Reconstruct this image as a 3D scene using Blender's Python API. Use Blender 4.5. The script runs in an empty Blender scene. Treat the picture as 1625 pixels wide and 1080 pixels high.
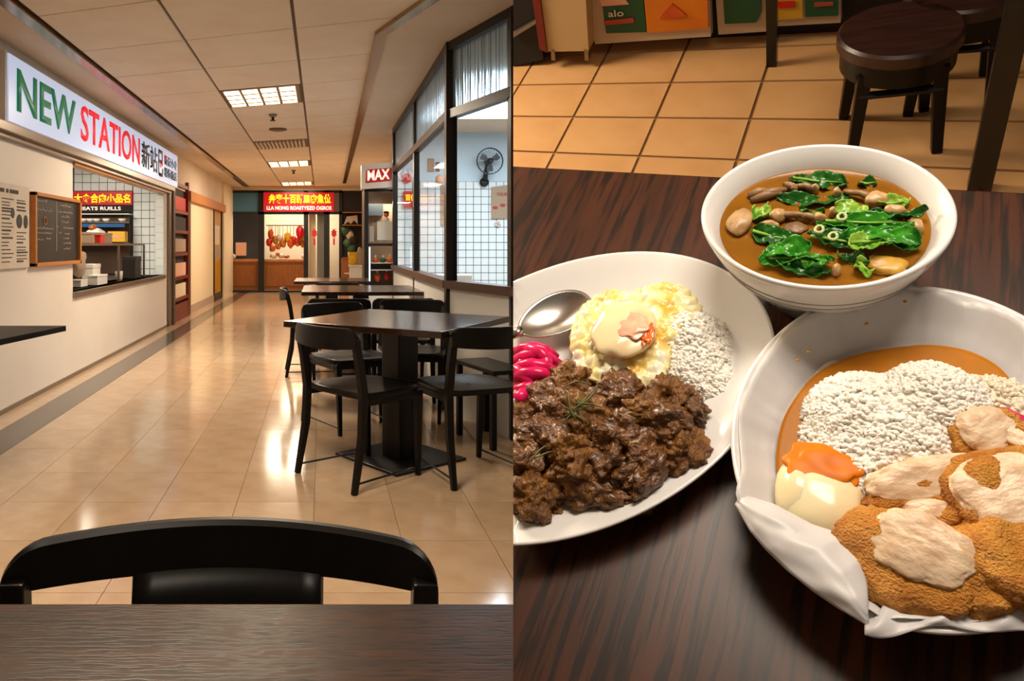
import bpy, bmesh, math, random
from mathutils import Vector, Matrix, noise, Euler
R = math.radians
PI = math.pi
rnd = random.Random(7)
scn = bpy.context.scene
COL = scn.collection

# ------------------------------------------------------------------ camera, world, lights, exposure
F, PX, PY, CH = 1200.0, 510.0, 388.0, 1.15          # focal length (px), principal point, eye height
cam = bpy.data.cameras.new('camera')
cam.sensor_width = 36.0
cam.lens = F / 1625 * 36
cam.shift_x = (812.5 - PX) / 1625
cam.shift_y = -(540 - PY) / 1625
cam.clip_start = 0.02
camo = bpy.data.objects.new('camera', cam)
camo.location = (0, 0, CH)
camo.rotation_euler = (PI / 2, 0, 0)
COL.objects.link(camo)
scn.camera = camo

w = bpy.data.worlds.new('world')
scn.world = w
w.use_nodes = True
w.node_tree.nodes['Background'].inputs[0].default_value = (1.0, 0.80, 0.60, 1)
w.node_tree.nodes['Background'].inputs[1].default_value = 0.14

scn.view_settings.view_transform = 'Standard'
scn.view_settings.look = 'None'
scn.view_settings.gamma = 1
scn.view_settings.use_curve_mapping = False
scn.view_settings.exposure = 0.0

# the second place (dining table with food) has its own up direction; frame from the photograph
_n = Vector((-0.36099386, -0.70798796, -0.60698968))
_u = Vector((0.79132156, 0.11184999, -0.60108217))
_v = Vector((0.49345073, -0.69731099, 0.51986898))
_O = Vector((0.48038782, 0.0415798, 0.73498356))
c2w = lambda p: Vector((p.x, p.z, -p.y))
ux, vx, nx, ox = c2w(_u), c2w(_v), c2w(_n), c2w(_O) + Vector((0, 0, CH))
RM = Matrix(((ux.x, vx.x, nx.x, ox.x), (ux.y, vx.y, nx.y, ox.y), (ux.z, vx.z, nx.z, ox.z), (0, 0, 0, 1)))
RMI = RM.inverted()
CL = RMI @ Vector((0, 0, CH))

def rp(x, y, z=0.0):
    "point of the dining place at height z under a pixel"
    wd = Vector(((x - PX) / F, 1.0, -(y - PY) / F))
    d = RMI.to_3x3() @ wd
    t = (z - CL.z) / d.z
    return CL + d * t

def wp(x, y, Y):
    "point of the corridor at depth Y under a pixel"
    return Vector(((x - PX) * Y / F, Y, CH - (y - PY) * Y / F))

def area(name, loc, size, power, color, rot=(0, 0, 0), size_y=None, M=None, spread=None):
    l = bpy.data.lights.new(name, 'AREA')
    l.energy = power
    l.color = color
    l.size = size
    if size_y:
        l.shape = 'RECTANGLE'
        l.size_y = size_y
    if spread:
        l.spread = spread
    o = bpy.data.objects.new(name, l)
    m = Matrix.Translation(loc) @ Euler(rot).to_matrix().to_4x4()
    o.matrix_world = (M @ m) if M else m
    COL.objects.link(o)
    return o

WARM = (1.0, 0.82, 0.60)
HC = 2.55
SK = 0.374                                         # ceiling grid is laid askew: Y shift per metre of X
TROWS = [2, 9, 14, -4]                             # ceiling rows that hold a light
TROFF = [(-0.938, -0.173, 4.912 + r * .85, 4.912 + (r + 1) * .85) for r in TROWS]
for i, (x0, x1, y0, y1) in enumerate(TROFF):
    xc = (x0 + x1) / 2
    area('ceiling_light_glow', (xc, (y0 + y1) / 2 - SK * (xc + .173), HC - .035), x1 - x0 - .06, (92, 95, 40, 62)[i], WARM, size_y=y1 - y0 - .08)
area('shop_light', (2.0, 7.0, 2.5), 1.3, 125, (.80, .92, 1.0), size_y=2.2)
area('counter_shop_light', (-3.2, 8.4, 2.3), .8, 75, (1.0, .90, .74), size_y=2.0)
area('roast_shop_light', (-.6, 19.6, 2.4), 2.0, 95, (1.0, .80, .55), size_y=.7)
area('kiosk_light', (.8, 9.95, 1.70), .4, 6, (1.0, .85, .65), size_y=.25)
# lamps above the dining table
area('dining_lamp', (.05, .45, 1.25), .8, 9.5, (1.0, .86, .70), rot=(R(-14), 0, 0), size_y=.5, M=RM, spread=R(105))
area('dining_hall_lamp', (.45, 1.62, 1.35), .9, 20, (1.0, .80, .55), size_y=.5, M=RM)

# ------------------------------------------------------------------ materials
def lin(h):
    h = h.lstrip('#')
    out = []
    for i in (0, 2, 4):
        c = int(h[i:i + 2], 16) / 255
        out.append(c / 12.92 if c <= .04045 else ((c + .055) / 1.055) ** 2.4)
    return (*out, 1)

def mat(name, col, rough=.5, metal=0.0, col2=None, scale=8.0, stretch=(1, 1, 1), lo=.35, hi=.65, bump=0.0, bscale=None,
        emit=0.0, ecol=None, spec=.5, trans=0.0, alpha=1.0, coat=0.0, sss=0.0, ior=1.45, detail=4, coords='Object', dist=.002):
    m = bpy.data.materials.new(name)
    m.use_nodes = True
    nt = m.node_tree
    b = nt.nodes['Principled BSDF']
    c = lin(col) if isinstance(col, str) else (*col, 1)
    b.inputs['Base Color'].default_value = c
    b.inputs['Roughness'].default_value = rough
    b.inputs['Metallic'].default_value = metal
    b.inputs['Specular IOR Level'].default_value = spec
    b.inputs['Transmission Weight'].default_value = trans
    b.inputs['Alpha'].default_value = alpha
    b.inputs['Coat Weight'].default_value = coat
    b.inputs['Coat Roughness'].default_value = .08
    b.inputs['IOR'].default_value = ior
    if sss:
        b.inputs['Subsurface Weight'].default_value = sss
        b.inputs['Subsurface Radius'].default_value = (.006, .004, .002)
        b.inputs['Subsurface Scale'].default_value = 1.0
    if emit:
        b.inputs['Emission Color'].default_value = lin(ecol) if ecol else c
        b.inputs['Emission Strength'].default_value = emit
    if col2 or bump:
        tc = nt.nodes.new('ShaderNodeTexCoord')
        mp = nt.nodes.new('ShaderNodeMapping')
        mp.inputs['Scale'].default_value = stretch
        nt.links.new(tc.outputs[coords], mp.inputs[0])
        if col2:
            nz = nt.nodes.new('ShaderNodeTexNoise')
            nz.inputs['Scale'].default_value = scale
            nz.inputs['Detail'].default_value = detail
            nt.links.new(mp.outputs[0], nz.inputs['Vector'])
            cr = nt.nodes.new('ShaderNodeValToRGB')
            cr.color_ramp.elements[0].position = lo
            cr.color_ramp.elements[1].position = hi
            cr.color_ramp.elements[0].color = c
            cr.color_ramp.elements[1].color = lin(col2)
            nt.links.new(nz.outputs['Fac'], cr.inputs[0])
            nt.links.new(cr.outputs[0], b.inputs['Base Color'])
        if bump:
            nb = nt.nodes.new('ShaderNodeTexNoise')
            nb.inputs['Scale'].default_value = bscale or scale
            nb.inputs['Detail'].default_value = 5
            nt.links.new(mp.outputs[0], nb.inputs['Vector'])
            bp = nt.nodes.new('ShaderNodeBump')
            bp.inputs['Strength'].default_value = bump
            bp.inputs['Distance'].default_value = dist
            nt.links.new(nb.outputs['Fac'], bp.inputs['Height'])
            nt.links.new(bp.outputs[0], b.inputs['Normal'])
    return m

K = {}
K['tile'] = mat('floor_tile', '#c0a68a', .12, col2='#b39678', scale=7, lo=.3, hi=.7, spec=.55, coords='Generated' if False else 'Object')
K['tile2'] = mat('floor_tile_b', '#ba9d7f', .14, col2='#c4ac91', scale=9, lo=.3, hi=.7, spec=.55)
K['grout'] = mat('grout', '#6e5740', .7)
K['dark_strip'] = mat('dark_stone_strip', '#544d46', .16, col2='#625a52', scale=14)
K['ceil_tile'] = mat('ceiling_panel', '#efe3d5', .85, col2='#eadbca', scale=3)
K['ceil_rail'] = mat('ceiling_rail', '#6f5d4c', .6)
K['plaster'] = mat('plaster', '#e0d1bf', .75, col2='#dac9b6', scale=2)
K['white_wall'] = mat('white_wall_panel', '#e6dcd0', .45, col2='#e1d5c7', scale=1.5)
K['chrome'] = mat('polished_trim', '#a88f70', .24, 1.0)
K['steel'] = mat('steel', '#8d8278', .3, .9)
K['black_frame'] = mat('black_frame', '#15120f', .35)
K['black_wood'] = mat('black_stained_wood', '#0a0807', .38, col2='#100d0b', scale=14, stretch=(1, 6, 1), spec=.26)
K['table_wood'] = mat('table_veneer', '#20130d', .2, col2='#2c1b12', scale=10, stretch=(2, 22, 6), spec=.5)
K['base_metal'] = mat('base_metal', '#120f0d', .4, .3)
K['sign_white'] = mat('sign_face', '#8d96a6', .3, emit=.60, ecol='#cfdcfa')
K['sign_box'] = mat('sign_box', '#d6cfc8', .4)
K['green'] = mat('letter_green', '#0f6b4a', .4, emit=.55)
K['red'] = mat('letter_red', '#d8152b', .4, emit=.6)
K['ink'] = mat('letter_ink', '#1b2a30', .4)
K['paper'] = mat('menu_paper', '#d8cbb9', .7, col2='#cfc0ac', scale=5)
K['print'] = mat('menu_print', '#4a4038', .8)
K['chalkboard'] = mat('chalkboard', '#1f1d1c', .45, col2='#2a2725', scale=5)
K['chalk'] = mat('chalk', '#b8b0a8', .9)
K['pine'] = mat('pine_frame', '#b06c2c', .5, col2='#c07c38', scale=20, stretch=(1, 8, 1))
K['wtile'] = mat('white_glazed_tile', '#e4ecee', .18)
K['dgrout'] = mat('dark_grout', '#39434a', .8)
K['glass'] = mat('clear_glass', (1, 1, 1), 0.02, trans=1.0, ior=1.0001 + .02, spec=.5)
K['red_sign'] = mat('red_sign', '#8a0810', .4, emit=.5, ecol='#c80a14')
K['yellow_glow'] = mat('yellow_letters', '#ffd21e', .4, emit=1.0, ecol='#ffc814')
K['white_glow'] = mat('white_letters', '#ffe9dc', .4, emit=.8, ecol='#ffe0d0')
K['lamp'] = mat('lamp_cell', '#fff3dc', .5, emit=2.6, ecol='#ffe2b4')
K['lamp_cool'] = mat('lamp_cell_cool', '#eef6ff', .5, emit=2.2, ecol='#e8f4ff')
K['lamp_frame'] = mat('lamp_frame', '#6e5c48', .5, .3)
K['oak'] = mat('oak_panel', '#96581f', .4, col2='#7f4715', scale=5, stretch=(12, 12, 1))
K['brown_trim'] = mat('brown_trim', '#4a3526', .5)
K['cream_panel'] = mat('cream_panel', '#e2cfae', .5)
K['yellow_panel'] = mat('yellow_panel', '#c8921c', .35, col2='#b98012', scale=2)
K['red_wood'] = mat('red_lacquer', '#6d1c10', .35)
K['dark'] = mat('dark_inside', '#1b1410', .7)
K['blue_glass'] = mat('blue_transom', '#3f6d84', .15)
K['grey_glass'] = mat('grey_transom', '#8a8a80', .2)
K['pale_blue'] = mat('pale_blue_wall', '#c6d9e6', .6)
K['dado'] = mat('white_ribbed_dado', '#d6d6d2', .5)
K['sill'] = mat('brown_sill', '#4d3527', .4)
K['kraft'] = mat('kraft_paper', '#a58d77', .8)
K['redprint'] = mat('red_print', '#a5422f', .8)
K['fan'] = mat('fan_plastic', '#23282d', .35)
K['mesh_wire'] = mat('fan_wire', '#2c3338', .4)
K['orange'] = mat('orange_thing', '#d8641c', .45, col2='#b8410f', scale=12)
K['redthing'] = mat('red_thing', '#c22018', .4)
K['yellow'] = mat('yellow_thing', '#e0ab1f', .45)
K['whitepl'] = mat('white_plastic', '#dcd6cd', .35)
K['bluepl'] = mat('blue_plastic', '#1c5590', .4)
K['toffee'] = mat('roast_skin', '#c8832e', .3, col2='#8e3c12', scale=14)
K['pinkish'] = mat('pink_paper', '#d8a48a', .7)
K['plantgreen'] = mat('plant_green', '#2f4a26', .6)

def ribbed():
    m = bpy.data.materials.new('ribbed_glass')
    m.use_nodes = True
    nt = m.node_tree
    b = nt.nodes['Principled BSDF']
    b.inputs['Base Color'].default_value = lin('#b9cbd6')
    b.inputs['Roughness'].default_value = .22
    b.inputs['Transmission Weight'].default_value = .75
    b.inputs['IOR'].default_value = 1.12
    tc = nt.nodes.new('ShaderNodeTexCoord')
    nz = nt.nodes.new('ShaderNodeTexNoise')
    nz.inputs['Scale'].default_value = 24
    mp = nt.nodes.new('ShaderNodeMapping')
    mp.inputs['Scale'].default_value = (1, 1, .02)
    nt.links.new(tc.outputs['Object'], mp.inputs[0])
    nt.links.new(mp.outputs[0], nz.inputs['Vector'])
    bp = nt.nodes.new('ShaderNodeBump')
    bp.inputs['Strength'].default_value = 1.0
    bp.inputs['Distance'].default_value = .03
    nt.links.new(nz.outputs['Fac'], bp.inputs['Height'])
    nt.links.new(bp.outputs[0], b.inputs['Normal'])
    return m
K['ribbed'] = ribbed()

def wood(name, a, b_, c_, axis_scale, rough=.3, bump=.25):
    "dark veneer with long pores and broad grain"
    m = bpy.data.materials.new(name)
    m.use_nodes = True
    nt = m.node_tree
    b = nt.nodes['Principled BSDF']
    b.inputs['Roughness'].default_value = rough
    b.inputs['Specular IOR Level'].default_value = .35
    tc = nt.nodes.new('ShaderNodeTexCoord')
    mp = nt.nodes.new('ShaderNodeMapping')
    mp.inputs['Scale'].default_value = axis_scale
    nt.links.new(tc.outputs['Object'], mp.inputs[0])
    n1 = nt.nodes.new('ShaderNodeTexNoise'); n1.inputs['Scale'].default_value = 3.2; n1.inputs['Detail'].default_value = 3; n1.inputs['Distortion'].default_value = .4
    n2 = nt.nodes.new('ShaderNodeTexNoise'); n2.inputs['Scale'].default_value = 16; n2.inputs['Detail'].default_value = 4
    nt.links.new(mp.outputs[0], n1.inputs['Vector']); nt.links.new(mp.outputs[0], n2.inputs['Vector'])
    r1 = nt.nodes.new('ShaderNodeValToRGB')
    r1.color_ramp.elements[0].position = .35; r1.color_ramp.elements[0].color = lin(a)
    r1.color_ramp.elements[1].position = .68; r1.color_ramp.elements[1].color = lin(b_)
    r2 = nt.nodes.new('ShaderNodeValToRGB')
    r2.color_ramp.elements[0].position = .40; r2.color_ramp.elements[0].color = (1, 1, 1, 1)
    r2.color_ramp.elements[1].position = .52; r2.color_ramp.elements[1].color = (0, 0, 0, 1)
    mx = nt.nodes.new('ShaderNodeMixRGB')
    mx.inputs['Color2'].default_value = lin(c_)
    nt.links.new(n1.outputs['Fac'], r1.inputs[0]); nt.links.new(n2.outputs['Fac'], r2.inputs[0])
    nt.links.new(r1.outputs[0], mx.inputs['Color1'])
    ml = nt.nodes.new('ShaderNodeMath'); ml.operation = 'MULTIPLY'; ml.inputs[1].default_value = .9
    nt.links.new(r2.outputs[0], ml.inputs[0]); nt.links.new(ml.outputs[0], mx.inputs['Fac'])
    nt.links.new(mx.outputs[0], b.inputs['Base Color'])
    bp = nt.nodes.new('ShaderNodeBump'); bp.inputs['Strength'].default_value = bump; bp.inputs['Distance'].default_value = .0006; bp.invert = True
    nt.links.new(r2.outputs[0], bp.inputs['Height']); nt.links.new(bp.outputs[0], b.inputs['Normal'])
    return m
K['near_wood'] = wood('near_table_wood', '#3a200f', '#24140a', '#0f0805', (1.6, 15, 6), .34, .22)
K['dining_wood'] = wood('dining_table_wood', '#4a2410', '#30170a', '#150a05', (9, .55, 4), .34, .05)

# ------------------------------------------------------------------ mesh helpers
class B:
    def __init__(s):
        s.v, s.f = [], []
    def add(s, vs, fs):
        o = len(s.v)
        s.v += [tuple(p) for p in vs]
        s.f += [tuple(i + o for i in f) for f in fs]
        return s
    def box(s, x0, x1, y0, y1, z0, z1, M=None):
        vs = [Vector((x, y, z)) for z in (z0, z1) for y in (y0, y1) for x in (x0, x1)]
        if M: vs = [M @ p for p in vs]
        return s.add(vs, [(0, 2, 3, 1), (4, 5, 7, 6), (0, 1, 5, 4), (2, 6, 7, 3), (0, 4, 6, 2), (1, 3, 7, 5)])
    def prism(s, poly, z0, z1, M=None):
        n = len(poly)
        vs = [Vector((p[0], p[1], z0)) for p in poly] + [Vector((p[0], p[1], z1)) for p in poly]
        if M: vs = [M @ p for p in vs]
        fs = [tuple(range(n - 1, -1, -1)), tuple(range(n, 2 * n))] + [(i, (i + 1) % n, n + (i + 1) % n, n + i) for i in range(n)]
        return s.add(vs, fs)
    def tube(s, pts, rad, seg=10, sq=None):
        pts = [Vector(p) for p in pts]
        if not hasattr(rad, '__len__'): rad = [rad] * len(pts)
        t0 = (pts[1] - pts[0]).normalized()
        a = t0.orthogonal().normalized() if sq is None else Vector(sq)
        vs = []
        for i, p in enumerate(pts):
            t = (pts[min(i + 1, len(pts) - 1)] - pts[max(i - 1, 0)]).normalized()
            a = (a - t * a.dot(t)).normalized()
            b = t.cross(a)
            for k in range(seg):
                th = 2 * PI * k / seg + (PI / 4 if seg == 4 else 0)
                vs.append(p + (a * math.cos(th) + b * math.sin(th)) * rad[i])
        fs = []
        for i in range(len(pts) - 1):
            for k in range(seg):
                fs.append((i * seg + k, i * seg + (k + 1) % seg, (i + 1) * seg + (k + 1) % seg, (i + 1) * seg + k))
        n = len(pts)
        fs += [tuple(range(seg - 1, -1, -1)), tuple(range((n - 1) * seg, n * seg))]
        return s.add(vs, fs)
    def lathe(s, prof, seg=48, sx=1, sy=1, c=(0, 0, 0), rot=0.0):
        vs = []
        cr, sr = math.cos(rot), math.sin(rot)
        for r, z in prof:
            for k in range(seg):
                th = 2 * PI * k / seg
                x, y = r * sx * math.cos(th), r * sy * math.sin(th)
                vs.append((c[0] + x * cr - y * sr, c[1] + x * sr + y * cr, c[2] + z))
        fs = []
        for i in range(len(prof) - 1):
            for k in range(seg):
                fs.append((i * seg + k, i * seg + (k + 1) % seg, (i + 1) * seg + (k + 1) % seg, (i + 1) * seg + k))
        if prof[0][0] > 1e-6: fs.append(tuple(range(seg - 1, -1, -1)))
        if prof[-1][0] > 1e-6: fs.append(tuple(range((len(prof) - 1) * seg, len(prof) * seg)))
        return s.add(vs, fs)
    def blob(s, c, r, sub=3, amp=.2, freq=2.0, seed=0, M=None, sq=1.0, ridge=0.0, rfreq=6.0):
        bm = bmesh.new()
        bmesh.ops.create_icosphere(bm, subdivisions=sub, radius=1)
        c = Vector(c)
        vs = []
        off = Vector((seed * 3.17, seed * 1.31, seed * 7.7))
        for vt in bm.verts:
            p = vt.co.copy()
            if sq != 1.0:
                k = (abs(p.x) ** sq + abs(p.y) ** sq + abs(p.z) ** sq) ** (1 / sq)
                p = p / k
            d = noise.noise(p * freq + off) * amp
            if ridge:
                d += ridge * (abs(noise.noise(Vector((p.x * rfreq, p.y * rfreq, p.z * rfreq)) + off)) * 2 - .5)
                d += ridge * .4 * noise.noise(p * rfreq * 2.7 + off)
            q = p * (1 + d)
            q = Vector((q.x * r[0], q.y * r[1], q.z * r[2]))
            if M: q = M @ q
            vs.append(c + q)
        fs = [tuple(v.index for v in f.verts) for f in bm.faces]
        bm.free()
        return s.add(vs, fs)
    def sheet(s, fn, nu, nv, close=False):
        vs = [fn(i / nu, j / nv) for j in range(nv + 1) for i in range(nu + (0 if close else 1))]
        W = nu if close else nu + 1
        fs = []
        for j in range(nv):
            for i in range(nu):
                i2 = (i + 1) % W
                fs.append((j * W + i, j * W + i2, (j + 1) * W + i2, (j + 1) * W + i))
        return s.add(vs, fs)
    def obj(s, name, m, parent=None, smooth=False, bev=0.0, M=None, seg=2, thick=0.0):
        me = bpy.data.meshes.new(name)
        me.from_pydata(s.v, [], s.f)
        bm = bmesh.new()
        bm.from_mesh(me)
        bmesh.ops.recalc_face_normals(bm, faces=bm.faces)
        if bev:
            es = [e for e in bm.edges if len(e.link_faces) == 2 and e.calc_face_angle(0) > .5]
            bmesh.ops.bevel(bm, geom=es, offset=bev, segments=seg, profile=.6, affect='EDGES', clamp_overlap=True)
        bm.to_mesh(me)
        bm.free()
        me.materials.append(K[m] if isinstance(m, str) else m)
        if smooth:
            for p in me.polygons: p.use_smooth = True
            if smooth == 'auto':
                me.set_sharp_from_angle(angle=R(38))
        o = bpy.data.objects.new(name, me)
        COL.objects.link(o)
        if parent: o.parent = parent
        if M is not None: o.matrix_world = M
        if thick:
            md = o.modifiers.new('thickness', 'SOLIDIFY'); md.thickness = thick; md.offset = 0
        return o

def tag(o, label, cat, group=None, kind=None):
    if label: o['label'] = label
    if cat: o['category'] = cat
    if group: o['group'] = group
    if kind: o['kind'] = kind
    return o

def struct(o, label=None, cat=None):
    o['kind'] = 'structure'
    if label: o['label'] = label
    if cat: o['category'] = cat
    return o

def empty(name, label, cat, M=None, group=None):
    o = bpy.data.objects.new(name, None)
    o.empty_display_size = .05
    COL.objects.link(o)
    if M is not None: o.matrix_world = M
    return tag(o, label, cat, group)

def copy_tree(o, parent=None):
    c = o.copy()
    COL.objects.link(c)
    c.parent = parent
    for ch in list(o.children): copy_tree(ch, c)
    return c

T = Matrix.Translation
def at(x, y, z=0, rz=0): return T((x, y, z)) @ Matrix.Rotation(rz, 4, 'Z')

def basis(xv, yv, zv, loc):
    return Matrix(((xv[0], yv[0], zv[0], loc[0]), (xv[1], yv[1], zv[1], loc[1]), (xv[2], yv[2], zv[2], loc[2]), (0, 0, 0, 1)))
FRONT = ((1, 0, 0), (0, 0, 1), (0, -1, 0))          # text that faces the viewer
LEFTW = ((0, 1, 0), (0, 0, 1), (1, 0, 0))           # text on the left-hand wall

def text(name, body, m, parent, axes, loc, width, height, depth=.004, bold=0.0, Mx=None):
    "lettering fitted into width x height, lower left corner at loc"
    c = bpy.data.curves.new(name, 'FONT')
    c.body = body
    c.resolution_u = 3
    c.offset = bold
    o = bpy.data.objects.new(name, c)
    COL.objects.link(o)
    bpy.context.view_layer.update()
    me = bpy.data.meshes.new_from_object(o.evaluated_get(bpy.context.evaluated_depsgraph_get()))
    bpy.data.objects.remove(o)
    bpy.data.curves.remove(c)
    xs = [v.co.x for v in me.vertices]; ys = [v.co.y for v in me.vertices]
    x0, x1, y0, y1 = min(xs), max(xs), min(ys), max(ys)
    bm = bmesh.new(); bm.from_mesh(me)
    for v in bm.verts:
        v.co = Vector(((v.co.x - x0) / (x1 - x0) * width, (v.co.y - y0) / (y1 - y0) * height, 0))
    r = bmesh.ops.extrude_face_region(bm, geom=list(bm.faces))
    for g in r['geom']:
        if isinstance(g, bmesh.types.BMVert): g.co.z += depth
    bmesh.ops.recalc_face_normals(bm, faces=bm.faces)
    bm.transform(basis(*axes, loc))
    bm.to_mesh(me); bm.free()
    me.materials.clear()
    me.materials.append(K[m])
    o = bpy.data.objects.new(name, me)
    COL.objects.link(o)
    o.parent = parent
    return o

EDGE = (814.5 - PX) / F                             # the two places meet in this plane
def cut(o, keep_right=True):
    "trim a mesh where the two places meet"
    bpy.context.view_layer.update()
    mw = o.matrix_world
    inv = mw.inverted()
    no = Vector((1, -EDGE, 0)).normalized()
    co = inv @ Vector((0, 0, CH))
    nl = (mw.to_3x3().transposed() @ no).normalized()
    if not keep_right: nl = -nl
    bm = bmesh.new(); bm.from_mesh(o.data)
    if all((v.co - co).dot(nl) > 0 for v in bm.verts):
        bm.free(); return o
    r = bmesh.ops.bisect_plane(bm, geom=bm.verts[:] + bm.edges[:] + bm.faces[:], plane_co=co, plane_no=nl, clear_inner=True)
    es = [e for e in bm.edges if e.is_boundary and all(abs((v.co - co).dot(nl)) < 1e-5 for v in e.verts)]
    try:
        bmesh.ops.triangle_fill(bm, edges=es, use_beauty=True)
    except Exception:
        pass
    o.data = o.data.copy()
    bm.to_mesh(o.data); bm.free()
    return o

# ================================================================== THE CORRIDOR
YF = 18.3                                           # far shop front
XW = -2.17                                          # left wall
# --- floor
fl = B().box(-2.3, 2.2, -1.5, YF + 3.0, -.06, -.004).obj('floor', 'grout')
struct(fl)
def tile_floor_mat():
    m = mat('far_floor_tiles', '#c9af90', .13, spec=.55)
    nt = m.node_tree; b = nt.nodes['Principled BSDF']
    tc = nt.nodes.new('ShaderNodeTexCoord')
    br = nt.nodes.new('ShaderNodeTexBrick')
    br.offset = 0
    for k, v in (('Scale', 1.0), ('Brick Width', .345), ('Row Height', .44), ('Mortar Size', .0025)):
        br.inputs[k].default_value = v
    br.inputs['Color1'].default_value = lin('#c0a68a'); br.inputs['Color2'].default_value = lin('#b79a7b'); br.inputs['Mortar'].default_value = lin('#7a624a')
    mp = nt.nodes.new('ShaderNodeMapping'); mp.inputs['Location'].default_value = (-FX0, -FY0, 0)
    nt.links.new(tc.outputs['Object'], mp.inputs[0]); nt.links.new(mp.outputs[0], br.inputs['Vector']); nt.links.new(br.outputs['Color'], b.inputs['Base Color'])
    return m
FX0, FY0, TW, TL = -1.757, 1.62, .345, .44
K['far_tiles'] = tile_floor_mat()
NR = 17
tm = [B().box(.0012, TW - .0012, .0012, TL - .0012, -.004, 0).obj('floor_tile', k) for k in ('tile', 'tile2')]
first = [True, True]
for r in range(NR):
    for c in range(9):
        k = rnd.choice((0, 0, 1))
        o = tm[k] if first[k] else tm[k].copy()
        if not first[k]: COL.objects.link(o)
        first[k] = False
        o.parent = fl
        o.location = (FX0 + c * TW, FY0 + r * TL, 0)
ff = B().box(FX0, 2.2, FY0 + NR * TL, YF + .1, -.004, 0)
ff.box(FX0, 2.2, -1.5, FY0, -.004, 0).box(FX0 + 9 * TW, 2.2, FY0, FY0 + NR * TL, -.004, 0)
ff = ff.obj('floor_paving', 'far_tiles'); ff.parent = fl; ff['kind'] = 'stuff'
st = B().box(-1.99, -1.759, -1.5, YF - .05, -.004, .0005).obj('trim_1', 'dark_strip'); struct(st)
bt0 = B().box(0, .178, .0012, TL * 2 - .0012, -.004, 0).obj('border_tile', 'tile2')
for r in range(21):
    o = bt0 if r == 0 else bt0.copy()
    if r: COL.objects.link(o)
    o.parent = fl; o.location = (-2.17, .3 + r * TL * 2, 0)

# --- ceiling
ce = B().box(-2.4, 3.8, -1.5, YF + 3.0, HC + .02, HC + .08).obj('ceiling', 'ceil_rail'); struct(ce)
cols = [(-1.75, -.938), (-.938, -.173), (-.173, .64)]
Y0C, PC = 4.912, .85
troff_rows = []
TR_LIGHT = {2: 'l', 9: 'l', 14: 'l', 6: 'v', -4: 'l'}     # rows of the middle column
def trimx(y):                                        # inner edge of the right-hand trim
    if y < 4.98: return .353 + (4.98 - y) * .325
    return .353 + (y - 4.98) * .0105
def skew_panel(x0, x1, ya, yb, z0, z1, g=.006):
    x1a = x1; sk = lambda x: -SK * (x + .173)
    h = g + .005
    return [(x0 + h, ya + g + sk(x0)), (x1 - h, ya + g + sk(x1)), (x1 - h, yb - g + sk(x1)), (x0 + h, yb - g + sk(x0))]
for r in range(-7, 16):
    ya = Y0C + r * PC
    for ci, (x0, x1) in enumerate(cols):
        if ci == 1 and r in TR_LIGHT: continue
        if ci == 2:
            xr = trimx(ya + .4)
            x1 = 1.1 if ya < 5.6 else xr + .12
        p = B().prism(skew_panel(x0, x1, ya, ya + PC, 0, 0), HC + .004, HC + .02)
        o = p.obj('ceiling_panel', 'ceil_tile', ce)
sof = B().box(-2.4, -1.855, -1.5, YF, HC - .012, HC + .03).obj('trim_2', 'plaster'); struct(sof)
rs = [(trimx(y) + .07, y) for y in (2.0, 4.98, YF + .2)]
sof = B().prism(rs + [(3.8, YF + .2), (3.8, 2.0)], HC - .012, HC + .018).obj('trim_3', 'plaster'); struct(sof)
t = B().box(-1.855, -1.765, -1.5, YF - .1, HC - .02, HC + .01).obj('trim_4', 'chrome', bev=.004); struct(t)
for i, (a, b) in enumerate((((trimx(2.0), 2.0), (.353, 4.98)), ((.353, 4.98), (trimx(17.0), 17.0)))):
    pl = [(a[0], a[1]), (a[0] + .075, a[1]), (b[0] + .075, b[1]), (b[0], b[1])]
    struct(B().prism(pl, HC - .026, HC + .012).obj('trim_%d' % (5 + i), 'chrome'))

LL = ['large bright four-cell ceiling light nearest in the corridor', 'bright four-cell ceiling light beyond the air vent',
      'small far ceiling light just before the red roast shop sign', 'four-cell ceiling light overhead, nearest the chair in front']
for i, r in enumerate(TROWS):
    ya = Y0C + r * PC
    x0, x1 = cols[1]
    e = empty('ceiling_light', LL[i], 'light', T((0, 0, HC)))
    q = skew_panel(x0, x1, ya, ya + PC, 0, 0, .012)
    P = [Vector((*p, 0)) for p in q]
    def bil(a, b): return P[0] * (1 - a) * (1 - b) + P[1] * a * (1 - b) + P[2] * a * b + P[3] * (1 - a) * b
    fr = B().prism(q, .002, .018); fr.obj('housing', 'lamp_frame', e)
    for k in range(4):
        a0, a1 = .03 + k * .2375, .03 + (k + 1) * .2375 - .04
        cl_ = B().prism([bil(a0, .06)[:2], bil(a1, .06)[:2], bil(a1, .94)[:2], bil(a0, .94)[:2]], -.006, .003).obj('light_cell', 'lamp', e)
        for b_ in (.25, .5, .75):
            B().prism([bil(a0, b_ - .012)[:2], bil(a1, b_ - .012)[:2], bil(a1, b_ + .012)[:2], bil(a0, b_ + .012)[:2]], -.010, -.005).obj('louvre', 'lamp_frame', cl_)
# air vent
ya = Y0C + 6 * PC
e = empty('air_vent', 'slatted air vent in the ceiling beyond the sprinkler', 'vent', T((0, 0, HC)))
q = skew_panel(*cols[1], ya, ya + PC, 0, 0, .01)
P = [Vector((*p, 0)) for p in q]
B().prism(q, .006, .018).obj('frame', 'ceil_rail', e)
for k in range(13):
    a0 = .03 + k * .073; a1 = a0 + .04
    bl = lambda a, b: (P[0] * (1 - a) * (1 - b) + P[1] * a * (1 - b) + P[2] * a * b + P[3] * (1 - a) * b)[:2]
    B().prism([bl(a0, .06), bl(a1, .06), bl(a1, .94), bl(a0, .94)], -.016, .006).obj('slat', 'plaster', e)
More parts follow.
